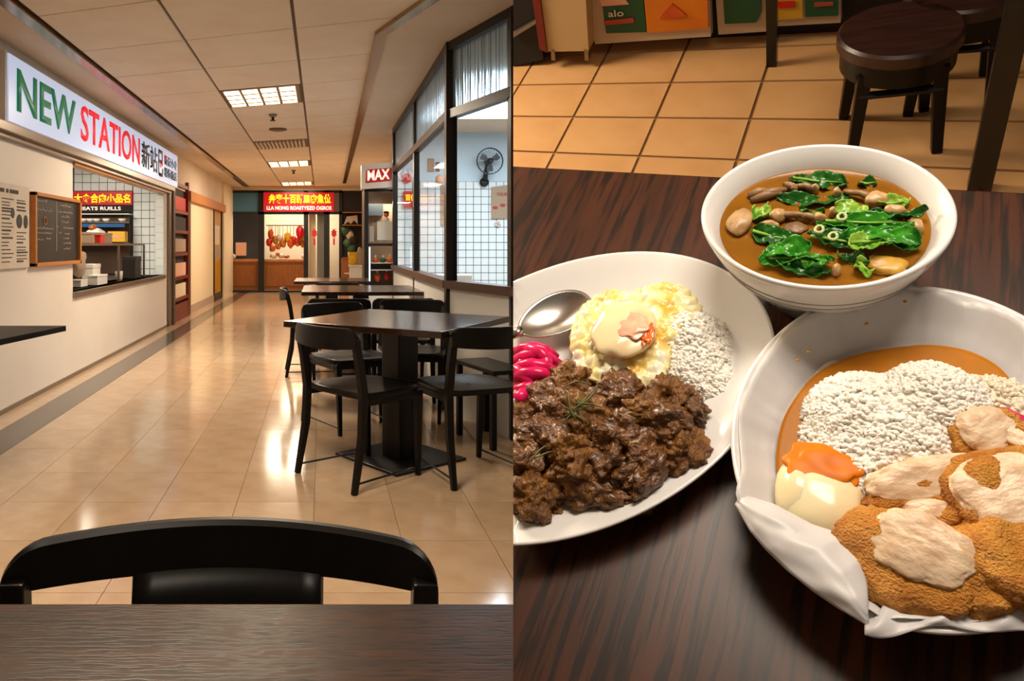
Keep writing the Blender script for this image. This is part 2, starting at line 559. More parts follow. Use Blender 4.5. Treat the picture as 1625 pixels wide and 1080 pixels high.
# sprinklers and ceiling rose
for (px, py, lab) in ((433, 186, 'small ceiling sprinkler head between near ceiling light and air vent'), (466, 274, 'tiny ceiling sprinkler head beyond the second ceiling light')):
    Y = (HC - CH) * F / (PY - py + 4)
    e = empty('sprinkler', lab, 'sprinkler', T((wp(px, py, Y).x, Y, HC)))
    B().lathe([(0.045, .002), (.045, -.012), (.02, -.03), (.0, -.03)], 14).obj('cover_plate', 'steel', e, True)
    B().lathe([(.014, -.03), (.014, -.055), (.03, -.06), (.03, -.066), (0, -.066)], 12).obj('spray_head', 'base_metal', e, True)
Y = (HC - CH) * F / (PY - 205)
tag(B().lathe([(.11, .002), (.11, -.008), (.09, -.016), (0, -.018)], 24).obj('ceiling_speaker', 'ceil_rail', None, True, M=T((wp(441, 205, Y).x, Y, HC))), 'round grille plate in ceiling beside the sprinkler', 'speaker')

# --- left wall with the counter opening
OY0, OY1, OZ0, OZ1 = 6.60, 10.42, .735, 1.86
lw = B()
lw.box(XW - .12, XW, 3.4, OY0, 0, 1.97).box(XW - .12, XW, OY0, OY1 + .2, 0, OZ0).box(XW - .12, XW, OY0, OY1 + .2, OZ1, 1.97).box(XW - .12, XW, OY1, OY1 + .2, OZ0, OZ1)
lw = lw.obj('wall_left', 'white_wall'); struct(lw)
struct(B().box(XW - .12, XW - .01, 3.4, 11.0, 1.95, HC).obj('wall_upper_left', 'plaster'))
struct(B().box(XW - .12, XW, -1.5, 3.42, 0, HC).obj('wall_rear_left', 'white_wall'))
struct(B().box(XW, XW + .012, 3.4, 10.6, 0, .03).obj('baseboard_left', 'steel'))
# sill, roller shutter housing, steel post
tag(B().box(XW - .30, XW + .03, OY0, OY1, OZ0 - .05, OZ0).obj('counter_sill', 'steel', bev=.005), 'steel serving sill under the counter opening', 'sill')
e = empty('shutter_housing', 'grey roller shutter housing under the lit white sign', 'shutter', T((XW, 0, 0)))
B().box(-.02, .045, 3.6, 10.75, 1.87, 1.955).obj('rail', 'steel', e, bev=.006)
B().box(-.02, .085, 3.6, 10.8, 1.905, 1.97).obj('casing', 'steel', e, bev=.006)
B().box(0, .02, OY0, OY1, 1.845, 1.87).obj('lower_rail', 'pine', e)
e = empty('steel_post', 'upright steel shutter post right of the counter opening', 'post', at(XW, 10.78))
B().box(-.05, .04, -.14, 0, 0, 1.93).obj('post', 'steel', e, bev=.006)
B().box(-.05, .06, .02, .16, 0, 2.0).obj('guide', 'brown_trim', e, bev=.006)
# sign box
e = empty('shop_sign', 'long illuminated white shop sign with green and red lettering', 'sign', T((XW, 0, 0)))
B().box(.0, .08, 5.0, 10.95, 1.965, 2.44).obj('sign_case', 'sign_box', e, bev=.004)
e = B().box(.075, .09, 5.03, 10.93, 1.975, 2.425).obj('sign_face', 'sign_white', e)
X = .092
text('lettering', 'NEW', 'green', e, LEFTW, (X, 5.16, 2.06), 1.23, .295, bold=.022)
text('lettering', 'STATION', 'red', e, LEFTW, (X, 6.53, 2.055), 2.12, .31, bold=.014)
text('lettering', '新', 'ink', e, LEFTW, (X, 8.74, 2.05), .42, .31, bold=.012)
text('lettering', '站', 'ink', e, LEFTW, (X, 9.18, 2.05), .40, .31, bold=.012)
text('logo', '巳', 'ink', e, LEFTW, (X, 9.64, 2.03), .28, .34, bold=.02)
B().tube([(X, 9.79, 2.19), (X + .004, 9.79, 2.19)], .045, 14).obj('logo_dot', 'red', e)
text('lettering', '新記小食', 'ink', e, LEFTW, (X, 10.0, 2.21), .86, .13, bold=.01)
text('lettering', '粉麵飯店', 'ink', e, LEFTW, (X, 10.0, 2.05), .86, .13, bold=.01)
B().box(X, X + .004, 10.0, 10.12, 2.27, 2.34).obj('red_mark', 'red', e)

# menu sheet
e = empty('menu_board', 'cream printed menu sheet on the white wall beside the chalkboard', 'menu', T((XW + .002, 0, 0)))
e = B().box(0, .02, 4.75, 5.56, .985, 1.57).obj('sheet', 'paper', e)
for (ya, yb) in ((4.96, 5.12), (5.15, 5.19), (5.21, 5.36)): B().box(.0205, .0215, ya, yb, 1.505, 1.532).obj('heading', 'print', e)
k = 0
for colx in (4.80, 5.08, 5.33):
    z = 1.46
    while z > 1.02:
        wv = rnd.uniform(.10, .2)
        if not ((colx == 5.33 and 1.25 < z < 1.38)):
            B().box(.0205, .0215, colx, min(colx + wv, 5.54), z, z + rnd.choice((.007, .007, .012))).obj('print_line', 'print', e)
        z -= rnd.uniform(.019, .030)
for (yy, zz, ry, rz_) in ((5.375, 1.315, .05, .05), (5.49, 1.315, .038, .05), (5.26, 1.37, .03, .037)):
    B().prism([(yy + ry * math.cos(2 * PI * i / 16), zz + rz_ * math.sin(2 * PI * i / 16)) for i in range(16)], 0, .002,
              basis((0, 1, 0), (0, 0, 1), (1, 0, 0), (.0206, 0, 0))).obj('dish_picture', 'ink', e)
# chalkboard
e = empty('chalkboard', 'black chalkboard menu in an orange pine frame on the white wall', 'chalkboard', T((XW + .002, 0, 0)))
y0, y1, z0, z1 = 5.62, 6.70, .985, 1.545
brd = B().box(0, .02, y0 + .02, y1 - .02, z0 + .02, z1 - .02).obj('board', 'chalkboard', e)
for bx in ((y0, y1, z0, z0 + .028), (y0, y1, z1 - .028, z1), (y0, y0 + .035, z0, z1), (y1 - .035, y1, z0, z1)):
    B().box(0, .045, *bx).obj('frame_bar', 'pine', e, bev=.003)
def scribble(y, z, wd, hh, seed):
    r_ = random.Random(seed)
    n = max(6, int(wd / .009))
    pts = [(.0215, y + wd * i / n, z + hh * (r_.uniform(0, 1) if i % 2 else r_.uniform(0, .35))) for i in range(n + 1)]
    B().tube(pts, .0022, 4).obj('chalk_writing', 'chalk', brd, False)
for i, (a, zz, wd, hh) in enumerate(((5.72, 1.475, .2, .03), (6.2, 1.465, .28, .03), (5.69, 1.41, .34, .028), (6.17, 1.415, .36, .014), (6.24, 1.375, .2, .025), (6.24, 1.33, .18, .025),
        (6.3, 1.28, .24, .026), (5.71, 1.27, .2, .024), (5.92, 1.27, .14, .02), (5.71, 1.235, .3, .016), (6.32, 1.235, .12, .016), (6.3, 1.195, .13, .022), (6.3, 1.155, .18, .02), (5.72, 1.185, .12, .016), (5.9, 1.19, .1, .016), (6.3, 1.11, .16, .018), (6.13, 1.29, .03, .02), (6.2, 1.24, .04, .016))):
    scribble(a, zz, wd, hh, i)
B().box(.0205, .022, 6.13, 6.137, 1.1, 1.5).obj('chalk_line', 'chalk', brd)
ring = [(.022, 5.88 + .03 * math.cos(2 * PI * i / 16), 1.335 + .03 * math.sin(2 * PI * i / 16)) for i in range(17)]
B().tube(ring, .004, 5).obj('chalk_drawing', 'pine', brd)

# --- inside the counter shop
IY = 10.50
struct(B().box(-5.2, XW - .12, IY, IY + .1, 0, HC).obj('wall_shop_side', 'dgrout'))
struct(B().box(-5.2, -5.1, 3.4, IY, 0, HC).obj('wall_shop_rear', 'plaster'))
struct(B().box(-5.2, XW - .12, 3.4, 3.5, 0, HC).obj('wall_shop_near', 'plaster'))
struct(B().box(-5.2, XW - .12, 3.4, IY, .0, .02).obj('floor_shop', 'grout'))
wl = bpy.data.objects['wall_shop_side']
t0 = None
px_t = .116
for i in range(4):
    for j in range(11):
        if t0 is None: t0 = o = B().box(.004, px_t - .004, -.008, 0, .004, px_t - .004).obj('wall_tile', 'wtile')
        else: o = t0.copy(); COL.objects.link(o)
        o.parent = wl; o.location = (-2.29 - (i + 1) * px_t + .14, IY, .70 + j * px_t)
for i in range(7):
    for j in range(4):
        o = t0.copy(); COL.objects.link(o); o.parent = wl; o.location = (-2.62 - (i + 1) * px_t, IY, .70 + (10.3 + j) * px_t)
for j in range(10):
    o = t0.copy(); COL.objects.link(o); o.parent = wl; o.location = (-2.289, OY1, .735 + j * px_t)
e = empty('reflected_sign', 'reflection of a red strip sign with yellow characters, built as a board inside the counter shop', 'sign', T((-2.62, IY - .05, 0)))  # mirrored image of the opposite shop's sign, modelled as a glowing board
B().box(-.95, 0, 0, .04, 1.70, 1.885).obj('board', 'red_sign', e)
text('characters', '大食合肉小品名', 'yellow_glow', e, FRONT, (-.80, -.001, 1.725), .78, .13, .003, bold=.03)
B().box(-.95, 0, 0, .04, 1.60, 1.695).obj('lower_board', 'dark', e)
text('wording', 'HIIATS RUILLS', 'white_glow', e, FRONT, (-.75, -.001, 1.625), .6, .05, .003, bold=.02)
tag(B().box(-3.9, -2.62, IY - .20, IY - .02, 1.560, 1.575).obj('wall_shelf', 'whitepl'), 'thin white upper shelf under the reflected red strip sign', 'shelf')
e = empty('kitchen_rack', 'dark kitchen rack behind the food counter', 'rack', T((-3.3, IY - .25, 0)))
B().box(-.6, .66, .15, .2, .75, 1.55).obj('back_panel', 'brown_trim', e)
for zz in (1.17, 1.44): B().box(-.6, .66, -.1, .2, zz, zz + .015).obj('shelf', 'steel', e)
B().box(-.6, .66, -.11, -.1, 1.385, 1.43).obj('blue_strip', 'bluepl', e)
for i, dx in enumerate((-.33, -.20, -.08, .10, .40)):
    tag(B().lathe([(.0, 0), (.03, 0), (.058, .045), (.052, .045), (.0, .01)], 16).obj('bowl', 'whitepl', None, True, M=T((-2.98 + dx * .72, IY - .28, 1.456))),
        'white bowl on the dark rack inside the counter shop, %s from the left' % ('first', 'second', 'third', 'fourth', 'fifth')[i], 'bowl', 'bowls on the kitchen rack')
def bag(name, c, r, m, lab, cat, seed, amp=.25):
    return tag(B().blob((0, 0, 0), r, 3, amp, 1.6, seed).obj(name, m, None, True, M=T(c)), lab, cat)
bag('plastic_bag', (-3.02, 10.1, 1.28), (.13, .10, .09), 'whitepl', 'big white knotted bag on the rack shelf under the blue strip', 'bag', 1)
bag('bun', (-3.04, 10.06, 1.375), (.05, .05, .045), 'toffee', 'brown bun on top of the big white bag', 'bun', 2)
e = empty('yellow_box', 'yellow snack box on the rack beside the white tiles', 'box', T((-2.74, 10.2, 1.187)))
B().box(-.12, .11, -.08, .08, 0, .14).obj('carton', 'yellow', e, bev=.004); B().box(-.1, .08, -.083, -.08, .05, .09).obj('print', 'pinkish', e)
# glass food case on the sill
e = empty('food_case', 'steel framed glass food case on the counter sill', 'display case', T((XW - .14, 0, 0)))
for (ya, yb) in ((6.62, 9.85),):
    B().box(-.012, .012, ya, yb, 1.14, 1.165).obj('top_rail', 'steel', e)
    B().box(-.372, -.348, ya, yb, 1.14, 1.165).obj('back_rail', 'steel', e)
    B().box(-.36, 0, yb - .024, yb, 1.14, 1.165).obj('end_rail', 'steel', e)
for yy in (8.6, 9.83): B().box(-.012, .012, yy, yy + .024, OZ0, 1.14).obj('post', 'steel', e)
B().box(-.36, 0, 6.62, 9.85, 1.150, 1.156).obj('shelf', 'glass', e)
tag(B().box(XW - .75, XW - .13, 6.62, 10.4, OZ0 - .04, OZ0).obj('worktop', 'steel'), 'steel worktop behind the serving sill', 'worktop')
CX = XW - .30
bag('bread_bag', (CX, 6.95, .99), (.16, .2, .18), 'whitepl', 'large pale sack standing on the worktop at the left edge of the opening', 'bag', 3, .15)
bag('noodle_bag', (CX, 7.6, .98), (.1, .12, .15), 'kraft', 'tan crinkled noodle bag behind the white boxes', 'bag', 4, .4)
def carton(name, x, y, z, sx, sy, sz, m, lab, lidm=None):
    e = empty(name, lab, 'box', T((x, y, z)))
    B().box(-sx / 2, sx / 2, -sy / 2, sy / 2, 0, sz * .8).obj('body', m, e, bev=.004)
    B().box(-sx / 2 - .004, sx / 2 + .004, -sy / 2 - .004, sy / 2 + .004, sz * .8, sz).obj('lid', lidm or m, e, bev=.003)
    return e
carton('takeaway_box', CX + .06, 7.5, OZ0, .12, .22, .07, 'whitepl', 'low white takeaway box nearest the large pale sack')
carton('takeaway_box', CX + .02, 8.05, OZ0, .12, .26, .21, 'whitepl', 'tall white takeaway box in the middle of the worktop')
carton('takeaway_box', CX + .12, 7.95, OZ0, .10, .36, .10, 'whitepl', 'wide white takeaway box in front of the tall one')
carton('napkin_box', CX + .1, 6.85, OZ0, .1, .24, .09, 'dark', 'black napkin box at the left end of the worktop')
carton('till_box', CX + .1, 9.45, OZ0, .16, .3, .27, 'dark', 'tall black box inside the right end of the food case')
carton('snack_packet', CX + .05, 6.85, 1.166, .16, .3, .09, 'redthing', 'red and white snack packet on top of the food case at left', 'whitepl')
carton('snack_packet', CX + .04, 7.25, 1.166, .14, .22, .06, 'whitepl', 'white snack packet on top of the food case', 'redthing')
carton('red_figure', CX + .14, 7.95, 1.166, .06, .16, .09, 'redthing', 'small red ornament box hanging over the food case rail')
carton('cream_tray', CX - .1, 8.6, 1.166, .16, .8, .12, 'kraft', 'long cream tray on the food case top')
e = empty('sauce_cup', 'white cup with a straw on the worktop beside the black box', 'cup', T((CX + .1, 8.85, OZ0)))
B().lathe([(0, 0), (.04, 0), (.046, .1), (.04, .105), (0, .105)], 16).obj('cup', 'whitepl', e, True)
B().tube([(0, 0, .1), (.004, 0, .15)], .006, 6).obj('straw', 'whitepl', e)

# --- counter table at the left edge
q = [(-1.255, 3.72), (-2.16, 3.72), (-2.16, 2.6), (-1.46, 2.6)]
e = empty('wall_table', 'dark tabletop jutting in at the left edge by the white wall', 'table')
B().prism(q, .725, .752).obj('tabletop', 'black_wood', e, bev=.003)
B().box(-2.0, -1.85, 2.7, 2.85, 0, .725).obj('leg', 'base_metal', e)

# --- shutters and panels further along the left wall
e = empty('red_display_cabinet', 'red lacquered display cabinet past the steel post', 'cabinet', at(XW, 11.0))
B().box(-.12, -.04, 0, 1.25, 0, 2.15).obj('back_panel', 'dark', e)
for y in (0, 1.17): B().box(-.04, .03, y, y + .09, 0, 2.15).obj('stile', 'red_wood', e)
for z in (0, .30, .62, .98, 1.32, 1.62, 2.03): B().box(-.04, .025, .09, 1.17, z, z + (.26 if z == 0 else .05)).obj('rail', 'red_wood', e)
for (z, m) in ((.35, 'cream_panel'), (.67, 'pinkish'), (1.04, 'kraft'), (1.37, 'dark'), (1.68, 'red_sign')):
    B().box(-.03, -.0, .16, 1.10, z, z + .20).obj('poster', m, e)
e = empty('sliding_panel', 'tall cream sliding panel beside the red cabinet', 'panel', at(XW, 12.4))
B().box(-.08, -.01, .05, 2.85, .14, 1.86).obj('panel', 'cream_panel', e)
B().box(-.08, .0, .0, 2.9, 0, .14).obj('plinth', 'kraft', e)
B().box(-.08, .02, -.06, .05, 0, 1.95).obj('jamb', 'brown_trim', e)
e = empty('yellow_door', 'yellow glazed door at the end of the left wall', 'door', at(XW, 15.3))
B().box(-.08, -.02, .03, 1.2, .14, .86).obj('lower_panel', 'yellow_panel', e)
B().box(-.08, -.02, .03, 1.2, .86, 1.1).obj('middle_panel', 'kraft', e)
B().box(-.08, -.02, .03, 1.2, 1.1, 1.95).obj('upper_panel', 'yellow_panel', e)
B().box(-.02, -.015, .2, .9, 1.15, 1.55).obj('notice', 'paper', e)
for y in (0, 1.2): B().box(-.08, .01, y - .03, y + .03, 0, 1.97).obj('stile', 'black_frame', e)
B().box(-.08, .0, 0, 1.2, .02, .14).obj('kick_plate', 'brown_trim', e)
struct(B().box(XW - .1, XW + .06, 12.25, 16.7, 1.86, 2.02).obj('trim_8', 'pine'))
struct(B().box(XW - .12, XW - .02, 11.0, 18.3, 2.0, HC).obj('wall_upper_far_left', 'plaster'))
struct(B().box(XW - .1, XW + .03, 16.6, YF, 0, HC).obj('wall_pillar_left', 'cream_panel'))

# --- far roast meat shop
def fx(px): return (px - PX) * YF / F
def fz(py): return CH - (py - PY) * YF / F
e = empty('glazed_storefront', 'black framed glass front of the roast meat shop at the corridor end', 'shop front', T((0, YF, 0)))
for (a, b) in ((359, 362.5), (410, 419.5), (482, 489.5), (514, 523), (538, 543)):
    B().box(fx(a), fx(b), -.05, .05, 0, fz(303)).obj('post', 'black_frame', e)
B().box(fx(359), fx(543), -.05, .05, fz(340), fz(336)).obj('transom', 'black_frame', e)
B().box(fx(359), fx(543), -.05, .05, fz(306), fz(302)).obj('head_rail', 'black_frame', e)
B().box(fx(359), fx(543), -.06, .06, 0, .04).obj('threshold', 'black_frame', e)
B().box(fx(362), fx(410), -.01, .01, fz(336), fz(306)).obj('transom_pane', 'blue_glass', e)
B().box(fx(530), fx(539), -.01, .01, fz(336), fz(306)).obj('transom_pane', 'grey_glass', e)
for (a, b) in ((362, 410), (419.5, 482), (489.5, 514), (523, 538)):
    B().box(fx(a), fx(b), -.004, .004, fz(412) if b < 485 else .05, fz(340)).obj('pane', 'glass', e)
e = empty('red_shop_sign', 'glowing red roast shop sign with yellow characters at corridor end', 'sign', T((0, YF - .06, 0)))
B().box(fx(419), fx(530), -.12, .0, fz(336), fz(306)).obj('sign_board', 'red_sign', e)
text('characters', '弁変十百新皿肉魚位', 'yellow_glow', e, FRONT, (fx(427), -.121, fz(323.5)), fx(525) - fx(427), fz(308.5) - fz(323.5), .01, bold=.035)
text('wording', 'LLA NONG ROASTYEZD OGROS', 'white_glow', e, FRONT, (fx(424), -.121, fz(333.5)), fx(526) - fx(424), fz(327.5) - fz(333.5), .01, bold=.03)
for (a, b, lab) in ((361.5, 409.5, 'oak panelled counter under the left window of the roast shop'), (419.5, 486, 'oak panelled counter under the hanging roast meats')):
    e = empty('shop_counter', lab, 'counter', T((0, YF, 0)))
    B().box(fx(a), fx(b), .06, .5, .05, fz(415)).obj('body', 'oak', e)
    B().box(fx(a + 3), fx(b - 3), .045, .06, .14, fz(421)).obj('panel', 'oak', e, bev=.006)
    B().box(fx(a), fx(b), .02, .55, fz(415), fz(411.5)).obj('countertop', 'pine', e)
struct(B().box(-2.3, 2.2, YF + 2.2, YF + 2.3, 0, HC).obj('wall_far', 'plaster'))
struct(B().box(fx(359), fx(412), YF + 1.0, YF + 1.1, 0, HC).obj('wall_far_office', mat('office_wall', '#59646c', .6)))
struct(B().box(-2.3, 2.2, YF - .02, YF + .05, fz(302), HC).obj('wall_far_bulkhead', 'cream_panel'))
def fitem(px, py, Y=None): return wp(px, py, Y or YF + .3)
tag(B().box(-.27, .27, -.005, .005, -.33, .33).obj('notice_sheet', 'pinkish', None, M=T(wp(382.5, 395, YF - .01) + Vector((0, 0, 0))) @ Matrix.Scale(.48, 4)), 'pink notice sheet in the left window of the roast shop', 'notice')
hang = [(430, 371, 'orange', 5, 8), (427, 384, 'redthing', 5, 7), (437, 380, 'toffee', 5, 8), (444, 377, 'whitepl', 5, 6), (449, 385, 'toffee', 6, 8), (456, 376, 'yellow', 6, 9), (461, 386, 'orange', 5, 8), (466, 381, 'redthing', 5, 9), (472, 384, 'orange', 5, 8), (478, 374, 'yellow', 5, 9), (480, 386, 'toffee', 4, 7), (441, 390, 'toffee', 5, 6), (432, 394, 'orange', 5, 6)]
words = ['topmost at the left post', 'red one at the left post', 'second from the left post', 'pale one near the left', 'below the pale one', 'large yellow one in the centre', 'right of centre, low', 'dark red one right of centre', 'beside the dark red one', 'yellow one under the lantern', 'lowest by the right post', 'low left of centre', 'lowest by the left post']
tag(B().tube([(fx(421), 0, 0), (fx(481), 0, 0)], .012, 6).obj('hanging_rail', 'steel', None, M=T((0, YF + .3, fz(357)))), 'thin steel rail the roast meats hang from', 'rail')
for i, (px, py, m, rx, rz_) in enumerate(hang):
    e = empty('roast_duck', 'roast duck hanging in the shop window, %s' % words[i], 'roast duck', T(fitem(px, py)), 'roast ducks in the window')
    s = YF / F
    B().blob((0, 0, 0), (rx * s, .07, rz_ * s), 2, .3, 1.7, i).obj('body', m, e, True)
    B().tube([(0, 0, rz_ * s * .9), (0, 0, fitem(px, 357.5).z - fitem(px, py).z)], .008, 5).obj('hook', 'steel', e)
for i, (px, py, m, rx, rz_, lab, cat) in enumerate(((434, 406, 'whitepl', 6, 4, 'pale mound of food at the left of the window shelf', 'food'), (446, 406, 'whitepl', 5, 4, 'white dish mound in the middle of the window shelf', 'food'), (455, 407, 'toffee', 5, 3, 'brown roast piece lying on the window shelf', 'food'), (441, 403, 'orange', 4, 3, 'orange roast piece lying between the pale mounds', 'food'), (370, 407, 'whitepl', 4, 5, 'white tub on the left counter of the roast shop', 'tub'), (481, 407, 'whitepl', 3, 4, 'small white tub at the right end of the window shelf', 'tub'))):
    s = YF / F
    tag(B().blob((0, 0, 0), (rx * s, .08, rz_ * s), 2, .25, 2, i + 30).obj(cat + '_mound' if cat == 'food' else 'tub', m, None, True, M=T(fitem(px, py))), lab, cat)
e = empty('red_lantern', 'red paper lantern hanging in the roast shop window', 'lantern', T(fitem(476, 368, YF + .15)))
B().lathe([(0, .15), (.05, .15), (.09, .08), (.1, 0), (.09, -.08), (.05, -.15), (0, -.15)], 16).obj('shade', 'red_sign', e, True)
B().tube([(0, 0, -.15), (0, 0, -.25)], .02, 6).obj('tassel', 'redthing', e)
for (px, lab) in ((499, 'red paper cutting on the half open glass door'), (530, 'red paper cutting on the right-hand narrow glass pane')):
    e = empty('paper_cutting', lab, 'decoration', T(wp(px, 370, YF - .03)))
    pts = []
    for i in range(16):
        r_ = .10 if i % 2 else .06
        pts.append((r_ * math.cos(2 * PI * i / 16) * .8, r_ * 1.3 * math.sin(2 * PI * i / 16)))
    B().prism(pts, 0, .006, basis((1, 0, 0), (0, 0, 1), (0, -1, 0), (0, 0, 0))).obj('flower', 'redthing', e)
    B().box(-.02, .02, -.004, .0, -.28, -.12).obj('tassel', 'redthing', e)
tag(B().box(fx(490), fx(501), .2, .3, .0, 2.0).obj('cream_partition', 'cream_panel', None, M=T((0, YF, 0))), 'narrow lit cream partition behind the glass door', 'partition')
tag(B().box(fx(503), fx(514), .2, .3, .0, 2.0).obj('grey_partition', 'grey_glass', None, M=T((0, YF, 0))), 'grey partition beside the lit cream one', 'partition')
# dark gift shop right of it
e = empty('gift_shelf', 'dark wooden shop shelves right of the roast shop', 'shelf', T((0, YF - .3, 0)))
B().box(fx(542), fx(640), .3, .36, 0, fz(303)).obj('back_panel', 'dark', e)
for py in (337, 357, 408): B().box(fx(543), fx(600), -.05, .3, fz(py + 1.5), fz(py)).obj('shelf', 'oak', e)
B().box(fx(541), fx(600), -.03, .3, .02, fz(410)).obj('cupboard', 'oak', e)
tag(B().prism([(fx(545), fz(357)), (fx(550), fz(344)), (fx(566), fz(342)), (fx(567), fz(356)), (fx(561), fz(350)), (fx(556), fz(356)), (fx(552), fz(352))], 0, .08, basis((1, 0, 0), (0, 0, 1), (0, -1, 0), (0, YF - .2, 0))).obj('yellow_toy', 'kraft'), 'tan cut-out animal toy on the dark shop shelf', 'toy')
for i, (px, py, m) in enumerate(((548, 366, 'plantgreen'), (556, 373, 'kraft'), (552, 386, 'plantgreen'), (559, 380, 'dark'), (557, 395, 'plantgreen'))):
    tag(B().blob((0, 0, 0), (.10, .08, .12), 2, .5, 2.2, i + 60).obj('hanging_trinket', m, None, True, M=T(wp(px, py, YF - .2))), ('green trinket under the tan toy', 'tan trinket in the middle of the dark shelf', 'green bushy trinket lower on the dark shelf', 'black trinket beside the kiosk frame', 'lowest green trinket above the white crates')[i], 'trinket', 'trinkets in the dark shop')
# crates before the kiosk
e = empty('white_crate', 'white plastic crate left of the kiosk', 'crate', T(wp(568, 447, 11.0) * 1.0))
B().box(-.12, .12, -.15, .15, -.62, .245).obj('crate', 'whitepl', e, bev=.01)
B().box(-.135, .135, -.165, .165, .22, .25).obj('rim', 'whitepl', e, bev=.006)
for zz in (.04, .12): B().box(-.20, -.12, -.1, -.08, zz, zz + .015).obj('handle', 'whitepl', e)
e = empty('orange_basket', 'orange basket on top of the white crate', 'basket', T(wp(561, 421.5, 11.0)))
B().lathe([(0, 0), (.07, 0), (.085, .2), (.08, .2), (.066, .01)], 16).obj('basket', 'yellow', e, True)
e = empty('straw_bag', 'brown woven bag leaning beside the orange basket', 'bag', T(wp(571, 421, 10.95)))
B().blob((0, 0, .12), (.05, .05, .15), 2, .2, 2, 5).obj('bag_body', 'kraft', e, True)

# --- kiosk
KY = 9.6
kx = lambda px: (px - PX) * KY / F
kz = lambda py: CH - (py - PY) * KY / F
e = empty('kiosk', 'black framed glass display kiosk beside the glass wall', 'display case', T((0, KY, 0)))
for (a, b) in ((578, 584.5), (640, 646)): B().box(kx(a), kx(b), -.03, .03, 0, kz(300)).obj('upright', 'black_frame', e)
for (a, b) in ((300, 304.5), (386, 390), (452, 458)): B().box(kx(578), kx(646), -.031, .031, kz(b), kz(a)).obj('crossbar', 'black_frame', e)
B().box(kx(578), kx(646), .5, .53, 0, kz(300)).obj('back_panel', 'kraft', e)
B().box(kx(578), kx(580), .03, .5, 0, kz(300)).obj('side_panel', 'black_frame', e)
B().box(kx(586), kx(640), .04, .5, kz(429), kz(428)).obj('shelf', 'whitepl', e)
B().box(kx(586), kx(640), .04, .5, kz(418), kz(417)).obj('shelf', 'whitepl', e)
B().box(kx(578), kx(646), -.02, .5, 0, kz(455)).obj('base_cabinet', 'whitepl', e)
B().box(kx(586), kx(588), .05, .07, kz(446), kz(392)).obj('light_strip', 'lamp_cool', e)
B().box(kx(587), kx(612), .4, .49, kz(340), kz(321)).obj('dark_panel', 'dgrout', e)
e = empty('kiosk_sign', 'white box sign with red MAX lettering above the kiosk', 'sign', T((0, KY - .12, 0)) )
sgn = [(569, 265), (627, 259), (627, 298), (574, 303), (569, 300)]
B().prism([(kx(573), kz(301)), (kx(640), kz(297)), (kx(640), kz(257)), (kx(573), kz(263))], 0, .25, basis((1, 0, 0), (0, 0, 1), (0, -1, 0), (0, .25, 0))).obj('sign_case', 'whitepl', e)
B().prism([(kx(579), kz(291.5)), (kx(618), kz(288)), (kx(620), kz(285)), (kx(620), kz(267.5)), (kx(582), kz(270.5)), (kx(580), kz(273))], 0, .012, basis((1, 0, 0), (0, 0, 1), (0, -1, 0), (0, 0, 0))).obj('red_panel', 'redthing', e, bev=.003)
text('lettering', 'MAX', 'white_glow', e, ((1, 0, .085), (0, 0, 1), (0, -1, 0)), (kx(582), -.013, kz(288.3)), kx(617) - kx(582), kz(272) - kz(288.3), .004, bold=.03)
tag(B().box(-.10, .13, -.004, .004, -.12, .12).obj('notice_card', 'whitepl', None, M=T(wp(611, 366, KY + .1))), 'white notice card inside the kiosk', 'notice')
tag(B().box(-.028, .028, -.02, .02, -.1, .1).obj('white_carton', 'whitepl', None, M=T(wp(590, 371, KY + .2))), 'slim white carton at the left of the kiosk', 'carton')
tag(B().box(-.1, .1, -.04, .04, -.16, .1).obj('kraft_box', 'kraft', None, M=T(wp(602, 365, KY + .3))), 'brown box behind the white notice card', 'box')
e = empty('toy_figure', 'small orange faced toy figure with a dark cap in the kiosk', 'toy', T(wp(613, 349, KY + .12)))
B().blob((0, 0, .07), (.036, .036, .036), 2, .0, 1).obj('head', 'orange', e, True)
B().blob((0, 0, .098), (.04, .04, .02), 2, .05, 1).obj('cap', 'dark', e, True)
B().blob((0, 0, .01), (.035, .03, .035), 2, .1, 1).obj('body', 'whitepl', e, True)
for i, (px, py) in enumerate(((596, 413), (608, 413), (619, 412), (599, 440), (614, 438))):
    e = empty('snack_bag', 'small bagged snack in the kiosk, %s' % ('left on the upper shelf', 'middle of the upper shelf', 'right on the upper shelf', 'left on the lower shelf', 'right on the lower shelf')[i], 'snack', T(wp(px, py, KY + .2)), 'snacks in the kiosk')
    B().blob((0, 0, 0), (.042, .035, .035 if i < 3 else .055), 2, .3, 2, i + 80).obj('bag_body', ('orange', 'plantgreen', 'orange', 'orange', 'redthing')[i], e, True)
    B().blob((0, 0, .05 if i < 3 else .07), (.015, .012, .022), 1, .3, 2, i).obj('bag_knot', 'whitepl', e, True)

